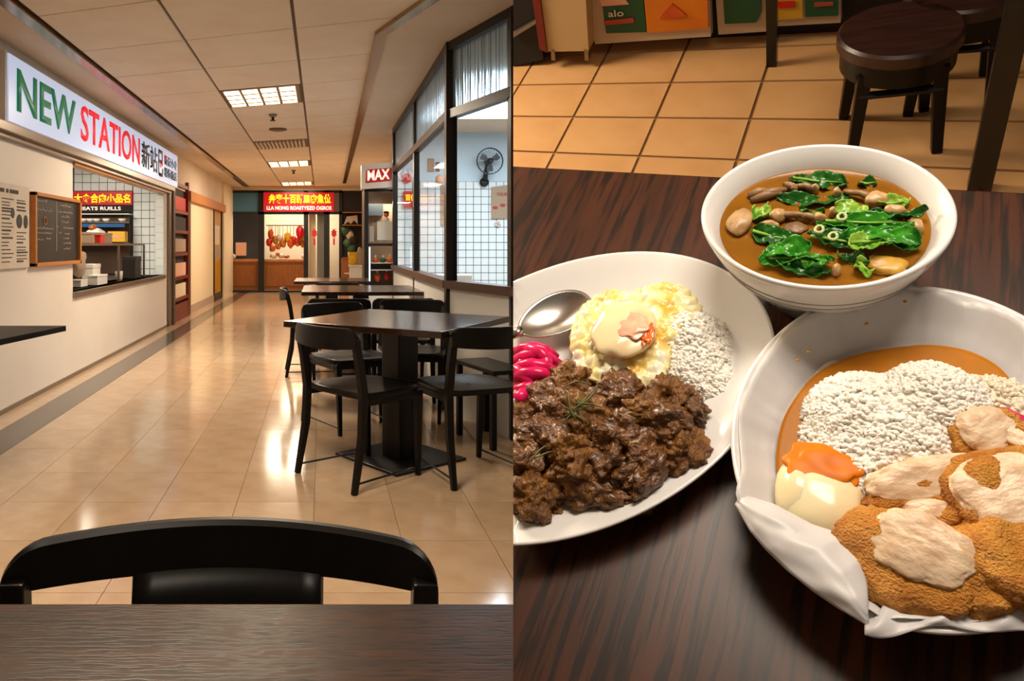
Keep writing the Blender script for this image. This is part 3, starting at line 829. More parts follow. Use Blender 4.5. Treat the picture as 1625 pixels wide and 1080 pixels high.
# --- right-hand glass wall
struct(B().box(1.15, 1.25, 10.2, YF, 0, HC).obj('wall_right', 'plaster'))
GW = [(1.62, 2.9), (1.13, 4.44), (.892, 5.22), (.894, 7.12), (.886, 9.08)]
def seg_box(name, m, a, b, z0, z1, th, parent, ext=0.0):
    a = Vector((*a, 0)); b = Vector((*b, 0))
    d = (b - a); L = d.length; ang = math.atan2(d.y, d.x)
    M = T(a) @ Matrix.Rotation(ang, 4, 'Z')
    return B().box(-ext, L + ext, -th / 2, th / 2, z0, z1, M).obj(name, m, parent)
gw = empty('glass_wall', 'black framed glass wall of the white tiled shop on the right', 'glass wall')
SZ, TZ = .905, 2.045
for i, (a, b) in enumerate(zip(GW[:-1], GW[1:])):
    seg_box('head_rail', 'black_frame', a, b, HC - .07, HC - .012, .07, gw)
    seg_box('transom', 'black_frame' if i < 2 else 'brown_trim', a, b, TZ - .03, TZ + .03, .07, gw)
    seg_box('pane', 'glass', a, b, SZ, TZ - .03, .006, gw)
    seg_box('ribbed_pane', 'ribbed', a, b, TZ + .03, HC - .07, .012, gw)
    seg_box('sill', 'sill', a, b, SZ - .055, SZ, .11, gw)
    seg_box('dado', 'dado', a, b, 0, SZ - .055, .05, gw)
for i, (x, y) in enumerate(GW):
    wd = (.06, .055, .075, .055, .06)[i]
    B().box(x - wd / 2, x + wd / 2, y - .045, y + .045, 0, HC - .012).obj('post', 'black_frame', gw)
# shop behind the glass
SY = 9.35
tw = struct(B().box(.92, 4.2, SY, SY + .1, 0, HC).obj('wall_tiled', 'dgrout'))
struct(B().box(.92, 4.2, SY - .012, SY, 1.93, HC).obj('wall_tiled_upper', 'pale_blue'))
struct(B().box(3.7, 3.8, 2.9, SY, 0, HC).obj('wall_shop_right', 'pale_blue'))
struct(B().box(.9, 4.2, 3.0, SY, 0.0, .01).obj('floor_right_shop', 'tile2'))
tp = .094
t0 = None
for i in range(17):
    for j in range(14):
        if t0 is None: t0 = o = B().box(.0035, tp - .0035, -.006, 0, .0035, tp - .0035).obj('wall_tile', 'wtile')
        else: o = t0.copy(); COL.objects.link(o)
        o.parent = tw; o.location = (.94 + i * tp, SY, 1.93 - (j + 1) * tp)
sx = lambda px: (px - PX) * (SY - .1) / F
sz = lambda py: CH - (py - PY) * (SY - .1) / F
# wall fan
e = empty('wall_fan', 'black wall fan mounted above the white tiles', 'fan', T((sx(774), SY - .22, sz(257))))
rr = 20 * SY / F
for yy in (-.05, .05):
    gr = B().tube([(rr * math.cos(2 * PI * i / 32), yy * .2, rr * math.sin(2 * PI * i / 32)) for i in range(33)], .006, 6).obj('guard_rim', 'fan', e)
for k in range(24):
    a = 2 * PI * k / 24
    B().tube([(.03 * math.cos(a), -.045, .03 * math.sin(a)), (rr * .6 * math.cos(a + .12), -.04, rr * .6 * math.sin(a + .12)), (rr * math.cos(a + .2), -.01, rr * math.sin(a + .2))], .0016, 4).obj('guard_wire', 'mesh_wire', gr)
for k in range(3):
    a = 2 * PI * k / 3 + .5
    pts = [(.02 * math.cos(a), .02 * math.sin(a)), (rr * .55 * math.cos(a - .45), rr * .55 * math.sin(a - .45)), (rr * .85 * math.cos(a - .2), rr * .85 * math.sin(a - .2)), (rr * .82 * math.cos(a + .35), rr * .82 * math.sin(a + .35)), (rr * .4 * math.cos(a + .5), rr * .4 * math.sin(a + .5))]
    B().prism(pts, -.006, .006, basis((1, 0, 0), (0, 0, 1), (0, -1, 0), (0, 0, 0))).obj('blade', 'fan', e)
B().tube([(0, -.055, 0), (0, .12, 0)], [.03, .045], 16).obj('motor', 'fan', e, True)
B().tube([(0, .08, 0), (-.02, .12, -.12), (-.025, .17, -.22)], [.03, .028, .035], 10).obj('arm', 'fan', e, True)
B().lathe([(0, -.02), (.055, -.02), (.055, .02), (0, .02)], 18).obj('mount', 'fan', e, True, M=None).matrix_local = T((-.03, .18, -.24)) @ Matrix.Rotation(PI / 2, 4, 'X')
# posters on the tiled wall
e = empty('kraft_poster', 'brown paper poster with red dishes printed, on the white tiles', 'poster', T((0, SY - .02, 0)))
B().prism([(sx(782), sz(347)), (sx(822), sz(344)), (sx(822), sz(291)), (sx(782), sz(296))], 0, .006, basis((1, 0, 0), (0, 0, 1), (0, -1, 0), (0, 0, 0))).obj('sheet', 'kraft', e)
e = e.children[0]
text('heading', 'TOKUBO', 'redprint', e, FRONT, (sx(790), -.007, sz(310)), sx(810) - sx(790), .04, .002, bold=.02)
for (px, py) in ((788, 329), (800, 325), (811, 323)):
    B().prism([(sx(px) + .035 * math.cos(2 * PI * i / 12), sz(py) + .02 * math.sin(2 * PI * i / 12)) for i in range(12)], .006, .008, basis((1, 0, 0), (0, 0, 1), (0, -1, 0), (0, 0, 0))).obj('dish_picture', 'redprint', e)
e = empty('menu_poster', 'narrow brown menu poster seen through the middle pane', 'poster', T((0, SY - .02, 0)))
B().box(sx(701.5), sx(716), -.006, 0, sz(357), sz(293)).obj('sheet', 'kraft', e)
e = e.children[0]
for k in range(9): B().box(sx(704), sx(704) + rnd.uniform(.04, .08), -.008, -.006, sz(300 + k * 6), sz(299 + k * 6)).obj('print_line', 'sill', e)
e = empty('flower_sticker', 'small pink and white flower ornament under the brown poster', 'ornament', T((sx(792), SY - .03, sz(355))))
for k in range(5):
    a = 2 * PI * k / 5
    B().blob((.025 * math.cos(a), 0, .025 * math.sin(a)), (.018, .008, .018), 1, 0, 1).obj('petal', 'whitepl', e, True)
B().blob((0, -.008, .005), (.016, .008, .02), 1, 0, 1).obj('heart', 'pinkish', e, True)
e = empty('paper_balloon', 'pale paper balloon hanging behind the middle pane', 'ornament', T((sx(692), SY - .4, sz(288))))
B().blob((0, 0, 0), (.055, .05, .06), 2, .08, 1.4, 3).obj('balloon', 'pinkish', e, True)
B().tube([(0, 0, .06), (.01, 0, .3)], .003, 5).obj('string', 'whitepl', e)
for i, (a, b, c, d, m) in enumerate(((680, 691, 250, 272, 'kraft'), (693, 700, 256, 271, 'sill'))):
    tag(B().box(sx(a), sx(b), -.006, 0, sz(d), sz(c)).obj('wall_card', m, None, M=T((0, SY - .015, 0))), ('larger brown card', 'small dark brown card')[i] + ' pinned above the tiles behind the middle pane', 'card')
e = empty('sign_reflection', 'reflection of the far red sign with an orange symbol, built as a board behind the far glass pane', 'sign', T((0, SY - .07, 0)))  # reflection of the far red sign in the glass, modelled as a glowing board
B().box(sx(642), sx(663), 0, .05, sz(328), sz(303)).obj('sign_board', 'red_sign', e)
text('symbol', '百位', 'yellow_glow', e, FRONT, (sx(644), -.001, sz(318)), sx(661) - sx(644), .08, .004, bold=.04)
tag(B().tube([(sx(647), 0, sz(282)), (sx(647), .03, sz(282))], .06, 18).obj('red_badge', 'redthing', None, M=T((0, SY - .043, 0))), 'round dark red badge above the red sign reflection', 'badge')
tag(B().box(sx(806), sx(870), -.5, 0, HC - .05, HC - .03).obj('light_panel', 'lamp_cool', None, M=T((0, SY - 1.0, 0))), 'bright cool light panel in the tiled shop ceiling', 'light')
tag(B().box(.96, 1.35, -.25, .0, 0, .88).obj('low_cabinet', 'whitepl', None, bev=.01, M=T((0, 7.0, 0))), 'low white cabinet standing behind the middle pane', 'cabinet')

# --- chairs
def chair_parts(e, wd=.46, cv=.055, ht=.763, rail=.105, splat=False, lean=.05, post=.030):
    hw = wd / 2
    # seat
    def sfn(u, v):
        a = u * 2 * PI
        k = (abs(math.cos(a)) ** 5 + abs(math.sin(a)) ** 5) ** (-1 / 5)
        x = math.cos(a) * k * (.225 - .012 * math.sin(a)) * v
        y = math.sin(a) * k * .215 * v
        r = max(abs(x) / .22, abs(y) / .21)
        return (x, y, .452 - .010 * (1 - r * r))
    n = 40
    s = B().sheet(sfn, n, 6, True)
    so = s.obj('seat', 'black_wood', e, True)
    md = so.modifiers.new('t', 'SOLIDIFY'); md.thickness = .024; md.offset = -1
    # backrest: bent board with rounded upper corners
    N = 40
    vs = []
    yb = -.20
    for i in range(N + 1):
        t = math.sin(PI / 2 * (-1 + 2 * i / N))
        x = t * hw
        y = yb - cv * (1 - t * t) - lean
        rc = .045
        edge = max(0, abs(x) - (hw - rc)) / rc
        zt = ht - (1 - math.sqrt(max(0, 1 - edge * edge))) * rc
        zb = ht - rail + .012 * t * t
        for (dy, z) in ((-.011, zb), (-.011, zt - .006), (-.005, zt), (.005, zt), (.011, zt - .006), (.011, zb)):
            vs.append((x, y + dy, z))
    fs = []
    for i in range(N):
        for k in range(6):
            fs.append((i * 6 + k, i * 6 + (k + 1) % 6, (i + 1) * 6 + (k + 1) % 6, (i + 1) * 6 + k))
    fs += [tuple(range(5, -1, -1)), tuple(range(N * 6, N * 6 + 6))]
    B().add(vs, fs).obj('backrest', 'black_wood', e, 'auto')
    if splat:
        f = lambda u, v: ((-.125 + .25 * u), yb - lean + .004 - cv * (1 - ((-.125 + .25 * u) / hw) ** 2) + .05 * v, ht - rail + .004 - v * (ht - rail - .46))
        o = B().sheet(f, 10, 6).obj('splat', 'black_wood', e, True, thick=.018)
    for sx_ in (-1, 1):
        # rear leg rises into the back
        p = [(sx_ * (hw - .012), yb - .055, 0), (sx_ * (hw - .016), yb - .005, .25), (sx_ * (hw - .016), yb + .005, .44), (sx_ * (hw - .017), yb - .02, .60), (sx_ * (hw - .0155), yb - lean, ht - .04)]
        B().tube(p, [.018, .024, .026, .025, .0215], 4, (1, 0, 0)).obj('leg', 'black_wood', e, bev=.004)
        p = [(sx_ * .185, .195, 0), (sx_ * .195, .185, .43)]
        B().tube(p, [.016, .026], 4, (1, 0, 0)).obj('leg', 'black_wood', e, bev=.004)
        B().box(sx_ * .205 - .01, sx_ * .205 + .01, -.19, .18, .395, .43).obj('seat_rail', 'black_wood', e)
        B().tube([(sx_ * (hw - .014), -.245, .045), (sx_ * .187, .19, .045)], .005, 6).obj('stretcher', 'base_metal', e)
    B().box(-.19, .19, .165, .185, .395, .43).obj('seat_rail', 'black_wood', e)
    return e
ch0 = None
CH_SPOTS = [
    (.215, 3.80, (.78, .62), 'black wooden chair nearest the camera at the left of the angled table'),
    (.742, 3.85, (-.33, .94), 'black wooden chair at the right of the angled table, cut by the picture middle'),
    (.19, 4.80, (.45, -.89), 'black wooden chair tucked behind the left corner of the angled table'),
    (.60, 5.06, (-.15, -.99), 'black wooden chair behind the angled table beside the glass wall'),
    (-.06, 6.78, (1, .05), 'black wooden chair seen from its side at the left end of the second table'),
    (.13, 5.72, (0, 1), 'black wooden chair backing towards us at the second table, left one'),
    (.60, 5.74, (0, 1), 'black wooden chair backing towards us at the second table, right one'),
    (.17, 8.05, (0, 1), 'black wooden chair at the farthest table, only its curved back rail showing')]
for i, (x, y, d, lab) in enumerate(CH_SPOTS):
    rz = math.atan2(-d[0], d[1])
    if ch0 is None:
        ch0 = empty('dining_chair', lab, 'chair', at(x, y, 0, rz), 'black chairs in the corridor')
        chair_parts(ch0)
        o = ch0
    else:
        o = copy_tree(ch0)
        o.matrix_world = at(x, y, 0, rz)
    o['label'] = lab
nc = empty('dining_chair', 'large black chair back in the foreground across the near tabletop', 'chair', at(-.122, .73, 0, PI), 'black chairs in the corridor')
nc.matrix_world = at(-.125, .71, 0, PI)
chair_parts(nc, wd=.535, cv=.10, ht=.778, rail=.068, splat=True, lean=.02)

# --- tables
def table(lab, x, y, rz, sx_, sy_, brz=0, h=.75):
    BM = Matrix.Rotation(brz, 4, 'Z')
    e = empty('pedestal_table', lab, 'table', at(x, y, 0, rz))
    B().box(-sx_ / 2, sx_ / 2, -sy_ / 2, sy_ / 2, h - .032, h).obj('tabletop', 'table_wood', e, bev=.003)
    B().box(-.07, .07, -.07, .07, .012, h - .032, BM).obj('column', 'base_metal', e, bev=.008)
    B().box(-.10, .10, -.10, .10, h - .05, h - .032).obj('mount_plate', 'base_metal', e)
    B().box(-.25, .25, -.25, .25, 0, .014, BM).obj('base_plate', 'base_metal', e, bev=.004)
    return e
table('square dark pedestal table set at an angle beside the glass wall', .425, 4.09, R(-33.7), .90, .90, R(-20))
table('second dark table behind the angled one, square to the corridor', .36, 6.93, 0, 1.06, 1.06)
table('farthest dark table before the kiosk', .12, 8.68, 0, .84, .9)
e = empty('near_table', 'dark grained tabletop at the bottom edge nearest the camera', 'table')
o = B().box(-1.1, .5, .12, .843, .72, .75).obj('tabletop', 'near_wood', e, bev=.002); cut(o, False)
B().box(-.6, -.45, .35, .5, 0, .72).obj('column', 'base_metal', e)
e = empty('bench', 'low black bench seat at the right behind the angled table', 'bench', at(1.0, 4.42, 0, R(17)))
B().box(-.13, .10, -.24, .24, .43, .455).obj('seat', 'black_wood', e, bev=.006)
for a in (-.11, .07):
    for b in (-.2, .2): B().box(a - .015, a + .015, b - .015, b + .015, 0, .43).obj('leg', 'black_wood', e)

# ================================================================== THE DINING PLACE
K['china'] = mat('white_china', '#e6e5e3', .12, spec=.6, coat=.3)
K['groove'] = mat('groove_line', '#8f8a84', .5)
K['soup'] = mat('soup_broth', '#93601a', .08, col2='#724810', scale=22, lo=.3, hi=.75, spec=.5)
K['leaf'] = mat('leaf_green', '#3c9420', .22, col2='#1f6a12', scale=70, lo=.35, hi=.7, bump=.5, bscale=140)
K['leaf_dark'] = mat('leaf_dark_green', '#256a1b', .26, col2='#164a12', scale=50, bump=.4, bscale=120)
K['leaf_light'] = mat('leaf_stem_green', '#9cc04c', .22, col2='#62a028', scale=45)
K['shroom'] = mat('mushroom', '#c9a678', .35, col2='#a67f50', scale=60, sss=.15)
K['shroom_dark'] = mat('mushroom_strand', '#9b7a55', .4, col2='#7d5c3c', scale=70)
K['tofu'] = mat('yellow_piece', '#c79a3a', .35, col2='#a87a24', scale=50)
K['onion'] = mat('scallion_ring', '#bcc48e', .25)
K['rice'] = mat('rice_grain', '#f3efe6', .4)
K['rice_w'] = mat('rice_grain_b', '#eadfc9', .4)
K['beef'] = mat('braised_beef', '#80501c', .22, col2='#4c2b0c', scale=55, stretch=(1, 1, 2.2), lo=.3, hi=.7, bump=.9, bscale=190, spec=.6, coat=.35, dist=.004)
K['beef2'] = mat('braised_beef_b', '#916026', .26, col2='#5d3710', scale=55, stretch=(2.2, 1, 1), lo=.32, hi=.68, bump=.9, bscale=200, spec=.6, dist=.004)
K['herb'] = mat('herb_strand', '#5d6a28', .5, col2='#3c4a1c', scale=60)
K['oil'] = mat('green_oil', '#a8a41c', .05, col2='#8a8f1e', scale=40, spec=.6)
K['pink'] = mat('pink_pickle', '#e8206a', .22, col2='#c40f50', scale=70, sss=.3)
K['spoon'] = mat('spoon_steel', '#c2bdb6', .27, 1.0)
K['curry'] = mat('curry_sauce', '#bb7616', .3, col2='#a86812', scale=18, spec=.12)
K['paper_wax'] = mat('wax_paper', '#dedad8', .38, trans=.0, alpha=.93, sss=.2, bump=.15, bscale=30)
K['crust'] = mat('fried_crust', '#e8a446', .45, col2='#b86e1c', scale=60, lo=.3, hi=.7, bump=1.0, bscale=560, dist=.004)
K['chicken'] = mat('chicken_flesh', '#ecd3b4', .36, col2='#cda680', scale=75, stretch=(1, 1.6, 1), lo=.36, hi=.72, bump=.7, bscale=75, sss=.2, dist=.003)
K['egg_white'] = mat('soft_egg_white', '#efe4bd', .16, col2='#f0dcae', scale=30, sss=.3)
K['yolk_run'] = mat('runny_yolk', '#d4700c', .4, col2='#e08a1e', scale=30, spec=.2)
K['dining_tile'] = mat('dining_floor_tile', '#c79a68', .35, col2='#bc8d5a', scale=6)
K['dining_grout'] = mat('dining_grout', '#7d5a33', .7)
K['stool_seat'] = mat('stool_seat_wood', '#38201a', .35, col2='#2a1712', scale=12, stretch=(1, 8, 1))
K['gposter'] = mat('green_poster', '#0d4a2c', .5)
K['oposter'] = mat('orange_poster', '#d67e12', .5, col2='#c96a10', scale=6)
K['yposter'] = mat('yellow_poster', '#c99d2c', .5)
K['aged'] = mat('aged_frame', '#b9a58c', .5)
K['beige_box'] = mat('beige_cabinet', '#b99d6f', .5)

def fried_egg_mat():
    m = mat('fried_egg', '#f1e2a4', .25, sss=.2, bump=.4, bscale=90)
    nt = m.node_tree; b = nt.nodes['Principled BSDF']
    tc = nt.nodes.new('ShaderNodeTexCoord')
    nz = nt.nodes.new('ShaderNodeTexNoise'); nz.inputs['Scale'].default_value = 42; nz.inputs['Detail'].default_value = 5
    nt.links.new(tc.outputs['Object'], nz.inputs['Vector'])
    cr = nt.nodes.new('ShaderNodeValToRGB')
    e = cr.color_ramp.elements
    e[0].position = .34; e[0].color = lin('#dfae45')
    e[1].position = .62; e[1].color = lin('#f2ead0')
    x = e.new(.46); x.color = lin('#f0dc8e')
    nt.links.new(nz.outputs['Fac'], cr.inputs[0]); nt.links.new(cr.outputs[0], b.inputs['Base Color'])
    return m
K['fried_egg'] = fried_egg_mat()
K['yolk_film'] = mat('filmed_yolk', '#eddcb0', .14, col2='#e9b98c', scale=26, lo=.4, hi=.62, sss=.3)
K['yolk_pink'] = mat('pink_yolk_spot', '#f0a088', .16, col2='#f0bfa0', scale=45, sss=.2)
K['yolk_orange'] = mat('orange_yolk_spot', '#e5702c', .2, sss=.2)

def rthing(name, label, cat, loc=(0, 0, 0), rz=0, group=None):
    return empty(name, label, cat, RM @ at(*loc, rz), group)

# --- table, floor, shop fronts behind
e = rthing('dining_table', 'dark brown wooden table carrying the three dishes', 'table')
o = B().box(-.75, .62, -.62, .155, -.035, 0).obj('tabletop', 'dining_wood', e, bev=.002); cut(o)
FZ = -.74
fl2 = B().box(-1.7, 1.3, .35, 1.95, FZ - .03, FZ - .004).obj('floor_dining', 'dining_grout', None, M=RM); struct(fl2); cut(fl2)
TS = .236
dt = B().box(.004, TS - .004, .004, TS * .72 - .004, -.004, 0).obj('floor_tile', 'dining_tile')
dmesh = dt.data
bpy.data.objects.remove(dt)
for i in range(-6, 6):
    for j in range(-6, 4):
        x0, y0 = -.757 + 1 * TS + i * TS, 1.243 + j * TS * .72
        c0 = RM @ Vector((x0, y0, FZ)); c1 = RM @ Vector((x0 + TS, y0 + TS, FZ)); c2 = RM @ Vector((x0, y0 + TS, FZ)); c3 = RM @ Vector((x0 + TS, y0, FZ))
        inside = [c.x - EDGE * c.y for c in (c0, c1, c2, c3)]
        if max(inside) < 0: continue
        o = bpy.data.objects.new('floor_tile', dmesh); COL.objects.link(o)
        o.parent = fl2; o.location = (x0, y0, FZ)
        if min(inside) < 0: cut(o)

BZ = FZ
WY = 1.70
wb = struct(B().box(-1.7, 1.4, 1.645, 1.685, FZ, FZ + .7).obj('wall_dining', 'dark', None, M=RM)); cut(wb)
def board(name, lab, pts, m, y, th, parent=None, cat=None):
    pass
def rq(x, y, Yl):
    "point on the vertical plane local y = Yl under a pixel"
    wd = Vector(((x - PX) / F, 1.0, -(y - PY) / F))
    d = RMI.to_3x3() @ wd
    t = (Yl - CL.y) / d.y
    return CL + d * t
def vplane(poly, Yl, th, name, m, parent):
    P = [rq(x, y, Yl) for x, y in poly]
    return B().prism([(p.x, p.z) for p in P], 0, th, basis((1, 0, 0), (0, 0, 1), (0, -1, 0), (0, Yl + th, 0))).obj(name, m, parent)
e = rthing('beige_cabinet', 'beige cabinet with a dark red side on the dining hall floor', 'cabinet')
vplane([(868, 82), (934, 81), (927, -50), (850, -50)], 1.50, .12, 'body', 'beige_box', e)
vplane([(856, 78), (868, 84), (850, -50), (838, -50)], 1.49, .02, 'side_panel', 'red_wood', e)
for px in (878, 931): vplane([(px - 3, 96), (px + 3, 96), (px + 2, 78), (px - 4, 78)], 1.50, .02, 'foot', 'steel', e)
e = rthing('poster_stand', 'white framed stand with green and orange posters, widest of the three', 'stand')
vplane([(944, 70), (1128, 58), (1124, -60), (930, -60)], 1.56, .03, 'frame', 'aged', e)
vplane([(962, 53), (1026, 51), (1014, -60), (946, -60)], 1.552, .008, 'green_poster', 'gposter', e)
vplane([(1027, 52), (1124, 45), (1121, -60), (1017, -60)], 1.552, .008, 'orange_poster', 'oposter', e)
vplane([(959, 40), (1006, 36), (1005, 29), (958, 33)], 1.548, .004, 'red_label', 'redprint', e)
pp_ = rq(966, 27, 1.547)
text('wording', 'alo', 'whitepl', e, FRONT, (pp_.x, pp_.y, pp_.z), .045, .022, .001)
vplane([(955, 10), (998, 7), (990, -3), (950, -3)], 1.548, .004, 'pale_label', 'pinkish', e)
vplane([(1046, 30), (1090, 26), (1080, 17), (1066, 6), (1055, 18)], 1.548, .004, 'picture', 'orange', e)
e = rthing('poster_stand', 'white framed stand with one green poster beside the thin black leg', 'stand')
vplane([(1140, 55), (1216, 50), (1212, -60), (1132, -60)], 1.585, .03, 'frame', 'aged', e)
vplane([(1150, 38), (1200, 36), (1208, 20), (1204, -60), (1144, -60)], 1.577, .008, 'green_poster', 'gposter', e)
e = rthing('poster_stand', 'stand with yellow and green posters behind the thin black leg', 'stand')
vplane([(1228, 42), (1334, 36), (1334, -60), (1226, -60)], 1.60, .03, 'frame', 'aged', e)
vplane([(1232, 32), (1274, 29), (1272, -60), (1230, -60)], 1.592, .008, 'yellow_poster', 'yposter', e)
vplane([(1278, 27), (1330, 25), (1330, -60), (1276, -60)], 1.592, .008, 'green_poster', 'gposter', e)
vplane([(1236, 14), (1262, 12), (1260, 2), (1234, 4)], 1.588, .004, 'red_label', 'redthing', e)
vplane([(1292, 11), (1322, 9), (1322, 4), (1292, 5)], 1.588, .004, 'red_label', 'redprint', e)
# black metal leg and far frames
p = rp(1225, 103, FZ)
tag(B().box(-.012, .012, -.012, .012, 0, .5).obj('metal_leg', 'black_frame', None, M=RM @ at(p.x, p.y, FZ)), 'thin black post between the green and the yellow poster stands', 'post')
p = rp(1553, 300, FZ)
tag(B().box(-.019, .019, -.019, .019, 0, .55).obj('metal_leg', 'black_frame', None, M=RM @ at(p.x, p.y, FZ)), 'thick black table leg right of the round stool', 'post')
e = rthing('dark_bench', 'dark shape with a grey edge at the left end of the dining hall', 'bench')
o = vplane([(790, 110), (862, 95), (850, -50), (790, -50)], 1.52, .11, 'body', 'dark', e); cut(o)
o = vplane([(790, 75), (850, 38), (850, 32), (790, 66)], 1.50, .015, 'edge_bar', 'steel', e); cut(o)

def stool(lab, x, y, h, r, rz=0):
    e = rthing('round_stool', lab, 'stool', (x, y, FZ), rz)
    B().lathe([(0, h - .035), (r - .004, h - .035), (r, h - .03), (r, h - .006), (r - .006, h), (0, h)], 40).obj('seat', 'stool_seat', e, 'auto')
    B().lathe([(0, h - .085), (r * .93, h - .085), (r * .93, h - .034), (0, h - .034)], 36).obj('apron', 'black_wood', e, 'auto')
    for a in (45, 135, 225, 315):
        ca, sa = math.cos(R(a)), math.sin(R(a))
        B().tube([(ca * r * 1.0, sa * r * 1.0, 0), (ca * r * .82, sa * r * .82, h - .06)], [.014, .019], 4, (1, 0, 0)).obj('leg', 'black_wood', e, bev=.003)
    for a in (0, 90, 180, 270):
        f = lambda b: (math.cos(R(b)) * r * .93, math.sin(R(b)) * r * .93, .17 if a % 180 else .22)
        B().tube([f(a + 45), f(a - 45)], .009, 6).obj('stretcher', 'black_wood', e)
    return e
stool('round dark wooden stool nearest behind the soup bowl', .012, 1.19, .285, .112, R(12))
sc_ = rp(1530, -22, FZ + .285)
stool('second round stool partly behind the thick black leg', sc_.x, sc_.y, .285, .105, R(5))

# --- soup bowl
e = rthing('soup_bowl', 'deep white bowl of greens and mushroom soup', 'bowl')
prof = [(0, .004), (.036, .004), (.040, 0), (.044, 0), (.0445, .012), (.049, .017), (.066, .036), (.080, .060), (.0905, .085), (.0945, .098), (.0945, .101), (.0925, .1025), (.090, .101), (.080, .084), (.066, .05), (.045, .022), (0, .016)]
B().lathe(prof, 96).obj('bowl', 'china', e, True)
for z, r in ((.070, .0846), (.060, .0803)):
    B().lathe([(r - .0012, z - .0005), (r + .0004, z), (r - .0008, z + .0007)], 96).obj('groove', 'groove', e, True)
SZ_ = .084
so = tag(B().lathe([(.0, SZ_ - .02), (.07, SZ_ - .02), (.0795, SZ_ - .0006), (.0785, SZ_), (.0775, SZ_), (.04, SZ_), (0, SZ_)], 96).obj('soup', 'soup', None, 'auto', M=RM), 'brown mushroom broth filling the white bowl', 'soup')

def leaf(px, py, lpx, wpx, ang, m, lab, z=SZ_ + .003, curl=.004, seed=0, rib=True):
    c = rp(px, py, z)
    s = 1 / 2080.0
    L, W = lpx * s * 1.12, wpx * s * 2.05
    def fn(u, v):
        t = u * 2 - 1; q = v * 2 - 1
        wv = math.sqrt(max(0.0, 1 - abs(t) ** 2.2)) * (.82 + .3 * noise.noise(Vector((t * 2.5, seed, q))) + .16 * noise.noise(Vector((t * 9, seed, q * 2))))
        x = t * L / 2 * (1 + .12 * noise.noise(Vector((q * 3, seed, 4)))); y = q * W / 2 * wv + .10 * L * t * t * math.sin(seed)
        zz = curl * (q * q * .8 - .3) + .0035 * math.sin(t * 3 + seed * 2) * q + .0045 * noise.noise(Vector((x * 130, y * 130, seed * 3.1))) + .0018 * noise.noise(Vector((x * 400, y * 400, seed)))
        return (x, y, zz)
    e = empty('leaf', lab, 'leaf', RM @ T(c) @ Matrix.Rotation(R(ang), 4, 'Z'), 'greens in the soup')
    e.name = 'bok_choy_leaf'
    bd = B().sheet(fn, 30, 14).obj('blade', m, e, True, thick=.0009)
    if rib:
        B().tube([(-L * .46, 0, .0012), (0, 0, .0008 - curl * .3), (L * .42, 0, .0012)], [.0016, .0012, .0004], 6).obj('rib', 'leaf_light', bd, True)
    return e
LEAVES = [
    (1298, 287, 84, 26, -4, 'leaf_dark', 'dark green leaf floating at the back of the soup', .003),
    (1290, 319, 104, 18, 8, 'leaf_dark', 'narrow dark leaf below the back leaf in the soup', .002),
    (1376, 291, 26, 12, 10, 'leaf_dark', 'tiny dark leaf piece at the right back of the soup', .002),
    (1352, 331, 46, 24, -12, 'leaf_light', 'light green curled stem piece in the middle of the soup', .006),
    (1418, 322, 44, 15, 18, 'leaf_light', 'light green stem piece right of the mushroom cap', .004),
    (1425, 343, 74, 14, 14, 'leaf_dark', 'dark leaf tip pointing right in the soup', .007),
    (1375, 353, 120, 22, 6, 'leaf', 'bright leaf at the top of the central pile', .008),
    (1400, 372, 96, 26, 2, 'leaf', 'broad bright leaf in the central pile', .011),
    (1345, 383, 110, 18, -3, 'leaf_dark', 'leaf at the lower left of the central pile', .006),
    (1420, 384, 64, 18, 0, 'leaf', 'small leaf at the lower right of the central pile', .007),
    (1376, 383, 52, 22, 20, 'leaf_light', 'pale ribbed leaf lying on the central pile', .014),
    (1330, 362, 60, 16, -8, 'leaf', 'leaf under the scallion rings', .006),
    (1228, 375, 72, 26, -12, 'leaf_dark', 'dark leaf at the left of the soup', .004),
    (1248, 395, 72, 24, 28, 'leaf', 'bright folded leaf at the left of the soup', .010),
    (1262, 409, 100, 16, 12, 'leaf', 'long leaf at the lower left of the soup', .006),
    (1272, 426, 78, 18, -4, 'leaf_dark', 'leaf at the front rim of the soup', .003),
    (1292, 415, 38, 20, 10, 'leaf', 'small leaf at the front of the soup', .007),
    (1355, 410, 44, 14, -14, 'leaf_dark', 'small dark leaf at the right front of the soup', .003),
    (1372, 424, 30, 16, -50, 'leaf_light', 'pale stem piece at the right front of the soup', .005),
    (1208, 338, 28, 22, -30, 'leaf_light', 'pale green stem piece beside the big mushroom', .005),
    (1288, 337, 36, 10, 0, 'leaf_dark', 'little dark leaf beside the mushroom stem', .004)]
for i, (x, y, l, w_, a, m, lab, dz) in enumerate(LEAVES):
    leaf(x, y, l, w_, a, m, lab, SZ_ + dz, seed=i * 1.7, rib=i % 2 == 0)
def shroom(px, py, rx, ry, lab, m='shroom', stem=None, dz=.004, seed=0):
    c = rp(px, py, SZ_ + dz)
    e = empty('mushroom', lab, 'mushroom', RM @ T(c), 'mushrooms in the soup')
    s = 1 / 2080
    B().blob((0, 0, 0), (rx * s, ry * s * 1.45, .0065), 3, .25, 1.5, seed).obj('cap', m, e, True)
    if stem:
        q = rp(*stem, SZ_ + dz) - c
        B().tube([(0, 0, 0), q * .5 + Vector((0, 0, .003)), q], [.0042, .003, .0026], 8).obj('stem', 'shroom_dark', e, True)
